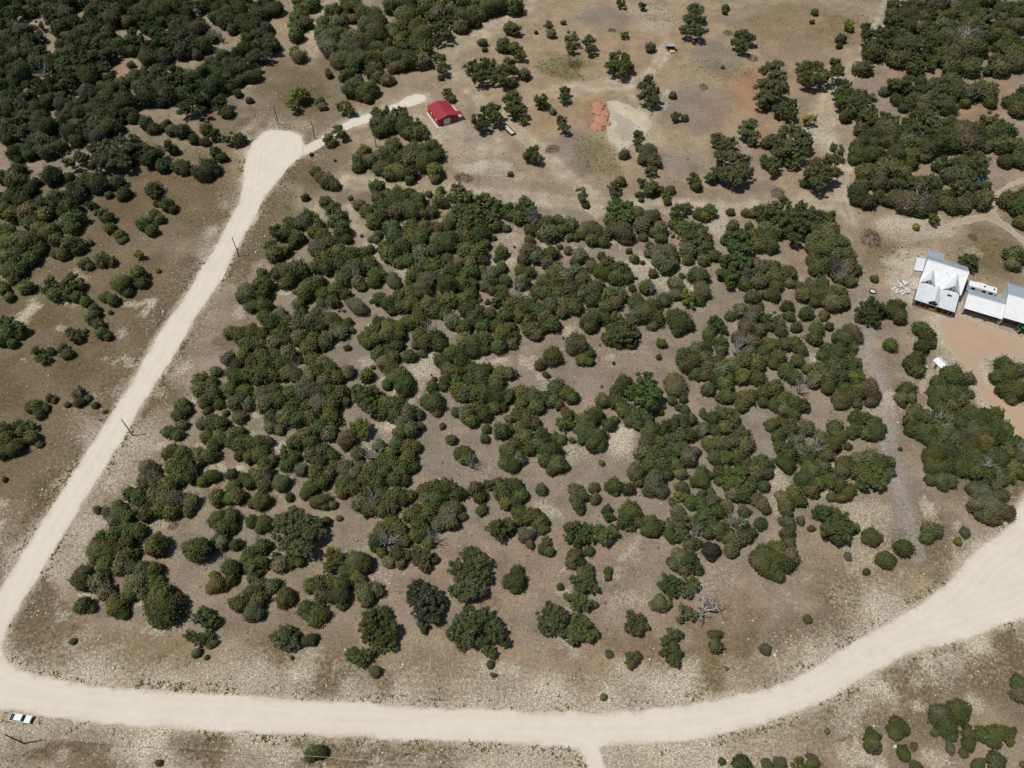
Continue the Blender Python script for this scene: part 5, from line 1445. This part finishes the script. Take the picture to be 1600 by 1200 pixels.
for s in (-1, 1):
    for x0, x1, x2, x3 in ((-1.28, -0.2, -0.2, -1.22), (-0.1, 0.98, 0.58, -0.1)):
        mesh("side_window", [(x0, s * 0.925, 1.2), (x1, s * 0.925, 1.2), (x2, s * 0.845, 1.72), (x3, s * 0.845, 1.72)], [(0, 1, 2, 3) if s < 0 else (3, 2, 1, 0)], M["glass"], tk)
    box("mirror", tk, M["dark"], (0.95, s * 1.1, 1.2), (0.12, 0.22, 0.2))
    box("headlight", tk, M["lamp_clear"], (2.9, s * 0.78, 0.86), (0.08, 0.32, 0.16))
    box("tail_light", tk, M["lamp_red"], (-2.915, s * 0.9, 0.95), (0.05, 0.12, 0.28))
    for x in (-1.95, 1.85):
        w = cyl("wheel", tk, M["rubber"], (x, s * 0.88 + 0.13, 0.39), 0.39, 0.39, 0.26, 18, (R(90), 0, 0))
        cyl("rim", w, M["chrome"], (0, 0, -0.01), 0.24, 0.24, 0.28, 12)
box("grille", tk, M["dark"], (2.93, 0, 0.75), (0.06, 1.15, 0.36))
box("front_bumper", tk, M["dark"], (2.97, 0, 0.5), (0.16, 1.9, 0.22), bevel=0.04)
box("rear_bumper", tk, M["chrome"], (-2.98, 0, 0.5), (0.14, 1.85, 0.2), bevel=0.03)

# --- green tractor before the barn
q = hp(1560, 1150, 1.0)
tc = empty("tractor", (q.x, q.y, 0), math.atan2(ax.y, ax.x) + R(115), "green tractor with red front implement before the barn", "tractor")
box("hood", tc, M["green_paint"], (0.9, 0, 1.15), (1.7, 0.75, 0.6), bevel=0.08)
box("chassis", tc, M["dark"], (0.3, 0, 0.7), (2.8, 0.5, 0.35))
box("seat", tc, M["dark"], (-0.6, 0, 1.15), (0.45, 0.5, 0.5), bevel=0.06)
box("canopy", tc, M["green_paint"], (-0.5, 0, 2.35), (1.4, 1.2, 0.1), bevel=0.03)
for s in (-1, 1):
    box("canopy_post", tc, M["dark"], (-0.95, s * 0.5, 1.7), (0.07, 0.07, 1.25))
    box("fender", tc, M["green_paint"], (-0.7, s * 0.72, 1.42), (1.1, 0.4, 0.08))
    w = cyl("rear_wheel", tc, M["rubber"], (-0.7, s * 0.8 + 0.18, 0.7), 0.7, 0.7, 0.36, 20, (R(90), 0, 0))
    cyl("rim", w, M["yellow_paint"], (0, 0, -0.01), 0.4, 0.4, 0.38, 14)
    w = cyl("front_wheel", tc, M["rubber"], (1.35, s * 0.7 + 0.12, 0.42), 0.42, 0.42, 0.24, 16, (R(90), 0, 0))
    cyl("rim", w, M["yellow_paint"], (0, 0, -0.01), 0.24, 0.24, 0.26, 12)
    box("loader_arm", tc, M["orange_paint"], (1.6, s * 0.5, 0.75), (1.5, 0.1, 0.14), (0, R(16), 0))
prism("bucket", tc, M["orange_paint"], [(2.2, 0.1), (2.9, 0.1), (2.6, 0.25), (2.35, 0.3), (2.3, 0.7), (2.15, 0.65)], 1.6)

# --- small things round the house
q = at(1363, 456)
tb = empty("stock_tank", (q.x, q.y, 0), 0, "round dark stock tank with pale inside between thicket and house", "tank")
for r0, r1, m, nm in ((1.05, 0.95, "dark", "tank_wall"),):
    V, F = [], []
    for z, r in ((0, r0), (0.55, r0), (0.55, r1), (0.12, r1)):
        V += [(r * math.cos(k * math.pi / 10), r * math.sin(k * math.pi / 10), z) for k in range(20)]
    for a in range(3):
        F += [(a * 20 + k, a * 20 + (k + 1) % 20, a * 20 + 20 + (k + 1) % 20, a * 20 + 20 + k) for k in range(20)]
    mesh(nm, V, F, M[m], tb)
cyl("tank_floor", tb, M["concrete"], (0, 0, 0.08), 0.96, 0.96, 0.06, 20)
q = at(1446, 574, 0.5)
wb = empty("white_tank", (q.x, q.y, 0), 0, "small round white tank beside the small pale shed", "tank")
cyl("tank_body", wb, M["paint_white"], (0, 0, 0), 0.55, 0.55, 0.9, 16)
cyl("tank_lid", wb, M["paint_white"], (0, 0, 0.9), 0.55, 0.15, 0.2, 16)
q = at(1532, 276, 0.8)
ta = empty("tarp_shelter", (q.x, q.y, 0), R(-30), "small turquoise tarp shelter at the edge of the woods", "tarp")
for s in (-1, 1):
    plate("tarp_slope", ta, M["tarp"], [(-1.3, 0, 1.5), (1.3, 0, 1.5), (1.3, s * 1.2, 0.35), (-1.3, s * 1.2, 0.35)], 0.03)
for x in (-1.25, 1.25):
    box("pole", ta, M["post"], (x, 0, 0.74), (0.06, 0.06, 1.46))
# rubble heap beside the house: slabs and boards
q = at(1412, 450)
rp = empty("rubble_heap", (q.x, q.y, 0), 0, "heap of white broken slabs and scrap boards beside the house", "rubble")
rd = random.Random(5)
for k in range(46):
    a, r = rd.uniform(0, 6.28), 3.4 * math.sqrt(rd.random())
    box("slab", rp, rd.choice([M["paint_white"], M["concrete"], M["concrete"], M["wall_white"], M["grey_roof"]]),
        (r * math.cos(a), r * math.sin(a) * 0.9, 0.12 + 0.35 * (1 - r / 3.4) + rd.uniform(0, 0.15)), (rd.uniform(.4, 1.8), rd.uniform(.25, .9), 0.1),
        (rd.uniform(-.35, .35), rd.uniform(-.35, .35), rd.uniform(0, 3.14)))

# --- red dirt piles beside the dry pond
for x, y, r, lab in ((935, 163, 9.5, "red dirt pile farthest from the grey silt"), (933, 172.5, 9, "rounded pale red dirt pile, second in the row"), (944.5, 176, 8, "red dirt pile spilling onto the pond's rim"),
                     (939, 186, 13, "biggest red dirt pile beside the dry pond"), (935, 196, 13, "broad red dirt pile at the near end of the row"), (949, 192, 7, "small red dirt pile reaching into the dry pond")):
    Rm = r * m_per_px(y)
    q = at(x, y, 0.25 * Rm)
    V, T = ICO3
    P = V.copy()
    k = 1 + 0.55 * (fbm(V[:, 0] * 3 + x, V[:, 1] * 3 + y, 1.0, 9) - 0.5) * 2
    P = P * np.array([Rm, Rm, Rm * 0.32]) * k[:, None]
    P[:, 2] = np.maximum(P[:, 2] * (0.75 + 0.25 * (1 - np.hypot(V[:, 0], V[:, 1]))), -0.05)
    o = link("dirt_pile", np_mesh("dirt_pile", P, T, M["red_soil"]))
    o.location = (q.x, q.y, 0)
    tag(o, lab, "dirt pile", "red dirt piles beside the dry pond")

# --- utility poles along the road and the driveway
POLES = [((208, 681), 8.0, "utility pole standing alone beside the straight road's middle"), ((373.75, 400.5), 8.3, "utility pole beside the straight road's upper end"),
         ((435.75, 195), 8.6, "utility pole in the grass just behind the turning circle"), ((492.5, 217.5), 8.3, "utility pole where the driveway leaves the turning circle"),
         ((588, 230), 8.4, "utility pole in the grove below the driveway"), ((660, 225), 7.9, "utility pole among the trees nearest the red shed"),
         ((37.5, 1161.75), 8.3, "utility pole carrying a wire, near the white pickup"), ((1275, 1245), 8.3, "utility pole at the far end of the long wire")]
tops = []
for (x, y), hgt, lab in POLES:
    q = at(x, y)
    e = empty("utility_pole", (q.x, q.y, 0), random.uniform(0, 3), lab, "pole", "utility poles along the road and driveway")
    cyl("shaft", e, M["pole"], (0, 0, -0.05), 0.17, 0.12, hgt, 10)
    cyl("insulator", e, M["lamp_clear"], (0, 0, hgt - 0.06), 0.06, 0.04, 0.22, 8)
    box("bracket", e, M["pole"], (0, 0.16, hgt - 0.9), (0.1, 0.25, 0.5))
    tops.append(Vector((q.x, q.y, hgt + 0.1)))
a, b = tops[6], tops[7]
V, F = [], []
n = 24
for k in range(n):
    f0, f1 = k / n, (k + 1) / n
    p0, p1 = a.lerp(b, f0), a.lerp(b, f1)
    p0.z -= 4 * 1.6 * f0 * (1 - f0)
    p1.z -= 4 * 1.6 * f1 * (1 - f1)
    tube(V, F, p0, p1, 0.03, 0.03, 4)
tag(mesh("overhead_wire", V, F, M["wire"]), "single overhead wire strung beside the wide pale road", "wire")
q = at(634, 1179)
e = empty("marker_post", (q.x, q.y, 0), 0, "short dark post on the verge below the wide road", "post")
cyl("shaft", e, M["pole"], (0, 0, -0.05), 0.13, 0.11, 2.4, 8)
cyl("cap", e, M["chrome"], (0, 0, 2.35), 0.13, 0.10, 0.05, 8)

# --- piles of cut brush
def brush_mesh(seed):
    rd = random.Random(seed)
    V, F = [], []
    for k in range(150):
        a, r = rd.uniform(0, 6.28), 0.8 * math.sqrt(rd.random())
        p = Vector((r * math.cos(a), r * math.sin(a), rd.uniform(0, 0.34) * (1.1 - r)))
        d = Vector((rd.uniform(-1, 1), rd.uniform(-1, 1), rd.uniform(-.15, .35))).normalized() * rd.uniform(.15, .42)
        tube(V, F, p - d * 0.5 + Vector((0, 0, .05)), p + d * 0.5 + Vector((0, 0, .05)), 0.016, 0.007, 3)
    me = bpy.data.meshes.new("brush")
    me.from_pydata([tuple(v) for v in V], [], F)
    me.materials.append(M["brush"])
    return me


BR = [brush_mesh(k) for k in range(3)]
for k, (x, y, r, lab) in enumerate(((956, 47, 7, "small pile of cut brush in the grey burnt patch by the shelter"), (1099, 136, 9, "pile of cut brush at the edge of the big grey burnt patch"),
                                    (897, 100, 13, "wide pile of cut brush on the green grassy hollow"), (863, 233, 13, "flat pile of cut brush on the burnt ground near the red shed"),
                                    (1175, 90, 11, "pile of cut brush in the far grass of the clearing"), (1137, 51, 9, "thin pile of cut brush beside the far oak"),
                                    (1360, 372, 22, "large grey pile of cut brush behind the white-roofed house"), (724, 278, 15, "low pile of cut brush on the pale ground below the red shed"),
                                    (1215, 301, 14, "low pile of cut brush on the thicket's clearing edge"), (1520, 370, 9, "pile of pale brush inside the fork of the dirt track"),
                                    (270, 822, 9, "scattered heap of cut branches inside the thicket near the straight road"))):
    Rm = r * m_per_px(y)
    e = link("brush_pile", BR[k % 3])
    q = at(x, y, 0.15 * Rm)
    e.location = (q.x, q.y, 0)
    e.scale = (Rm * 1.15, Rm * 0.95, Rm * 1.5)
    e.rotation_euler = (0, 0, k * 1.3)
    tag(e, lab, "brush pile", "piles of cut brush")

# ------------------------------------------------------------------ stones and tufts too many to count
NX = 420000
sx = g_.uniform(-240, 240, NX)
sy = g_.uniform(28, 360, NX)
qx, qy = to_px(sx, sy)
vis = (qx > -60) & (qx < 1660) & (qy > -40) & (qy < 1260)
sx, sy, qx, qy = sx[vis], sy[vis], qx[vis], qy[vis]
polys = (W_ROAD, W_DRIVE, W_YARD)
free = np.ones(len(sx), bool)
for po in polys:
    free &= ~inside(po, sx, sy)
dr = edge_dist(W_ROAD, sx, sy)
gi = np.clip(np.round((sx - xs[6]) / 1.25).astype(int) + 6, 0, nx - 1)
gj = np.clip(np.round((sy - ys[6]) / 1.25).astype(int) + 6, 0, ny - 1)
idx = gj * nx + gi
P_, G_, GR_ = np.maximum(pale[idx], verge[idx]), grass[idx], green[idx]
patch = fbm(sx, sy, 7, 300)
u = g_.random(len(sx))
want = 0.012 + 0.50 * P_ * sstep(0.35, 0.65, patch) + 0.10 * G_ * sstep(0.5, 0.7, patch)
stone = free & (u < want)


def scatter(name, X, Y, S, shape, faces, mat, label, flat):
    n, k = len(X), len(shape)
    th = g_.uniform(0, 6.28, n)
    ca, sa = np.cos(th)[:, None], np.sin(th)[:, None]
    B = shape[None] * (1 + 0.35 * g_.normal(size=(n, k, 3)).clip(-1.2, 1.2))
    x = B[..., 0] * ca - B[..., 1] * sa
    y = B[..., 0] * sa + B[..., 1] * ca
    V = np.stack([x * S[:, None] + X[:, None], y * S[:, None] + Y[:, None], B[..., 2] * S[:, None] * flat], 2).reshape(-1, 3)
    T = (np.arange(n)[:, None, None] * k + faces[None]).reshape(-1, 3)
    me = np_mesh(name, V, T, mat)
    tag(link(name, me), label, name.split("_")[-1], kind="stuff")
    return n


OCT = np.array([(1, 0, .1), (0, 1, .1), (-1, 0, .1), (0, -1, .1), (0.1, 0, 0.8), (0, 0, -.5)], float)
OF = np.array([(0, 1, 4), (1, 2, 4), (2, 3, 4), (3, 0, 4), (1, 0, 5), (2, 1, 5), (3, 2, 5), (0, 3, 5)])
S = np.exp(g_.normal(math.log(0.15), 0.42, stone.sum())).clip(0.06, 0.55)
n_st = scatter("limestone_rubble", sx[stone], sy[stone], S, OCT, OF, M["stone"], "pale limestone stones strewn over the dry ground and road verges", 0.7)
TU = np.array([(1, 0, .5), (-.2, .25, 0), (-.2, -.25, 0), (-.6, .8, .6), (0, -.2, 0), (.3, .1, 0), (-.5, -.85, .55), (.2, 0, 0), (-.1, .3, 0), (0, .1, 1.0), (.3, -.2, 0), (-.25, .1, 0)], float)
TF = np.arange(12).reshape(4, 3)


def tuft_mat(name, a, b):
    m, nt, bs = new_mat(name)
    geo = N(nt, "ShaderNodeNewGeometry")
    f = ramp(nt, noise(nt, geo.outputs["Position"], 0.4, 3), 0.3, 0.7)
    nt.links.new(mix(nt, f, a, b), bs.inputs["Base Color"])
    bs.inputs["Roughness"].default_value = 0.9
    bs.inputs["Specular IOR Level"].default_value = 0.1
    return m


u2 = g_.random(len(sx))
dry = free & ~stone & (u2 < 0.03 + 0.20 * G_ * sstep(0.3, 0.6, patch) + 0.10 * P_)
scatter("dry_grass", sx[dry], sy[dry], g_.uniform(0.15, 0.42, dry.sum()), TU, TF, tuft_mat("dry_grass", (0.085, 0.062, 0.03), (0.21, 0.16, 0.085)), "sparse brown tufts of dry grass on the open ground", 0.6)
weed = free & ~stone & ~dry & (u2 > 1 - (0.35 * GR_ + 0.45 * (dr < 2.2) * sstep(0.45, 0.6, fbm(sx, sy, 5, 91)) + 0.006))
scatter("green_weeds", sx[weed], sy[weed], g_.uniform(0.2, 0.55, weed.sum()) * 1.25, TU, TF, tuft_mat("green_weeds", (0.075, 0.085, 0.028), (0.13, 0.125, 0.045)), "low green weeds along the road edges", 0.6)
print("stones", n_st, "dry", dry.sum(), "weeds", weed.sum())
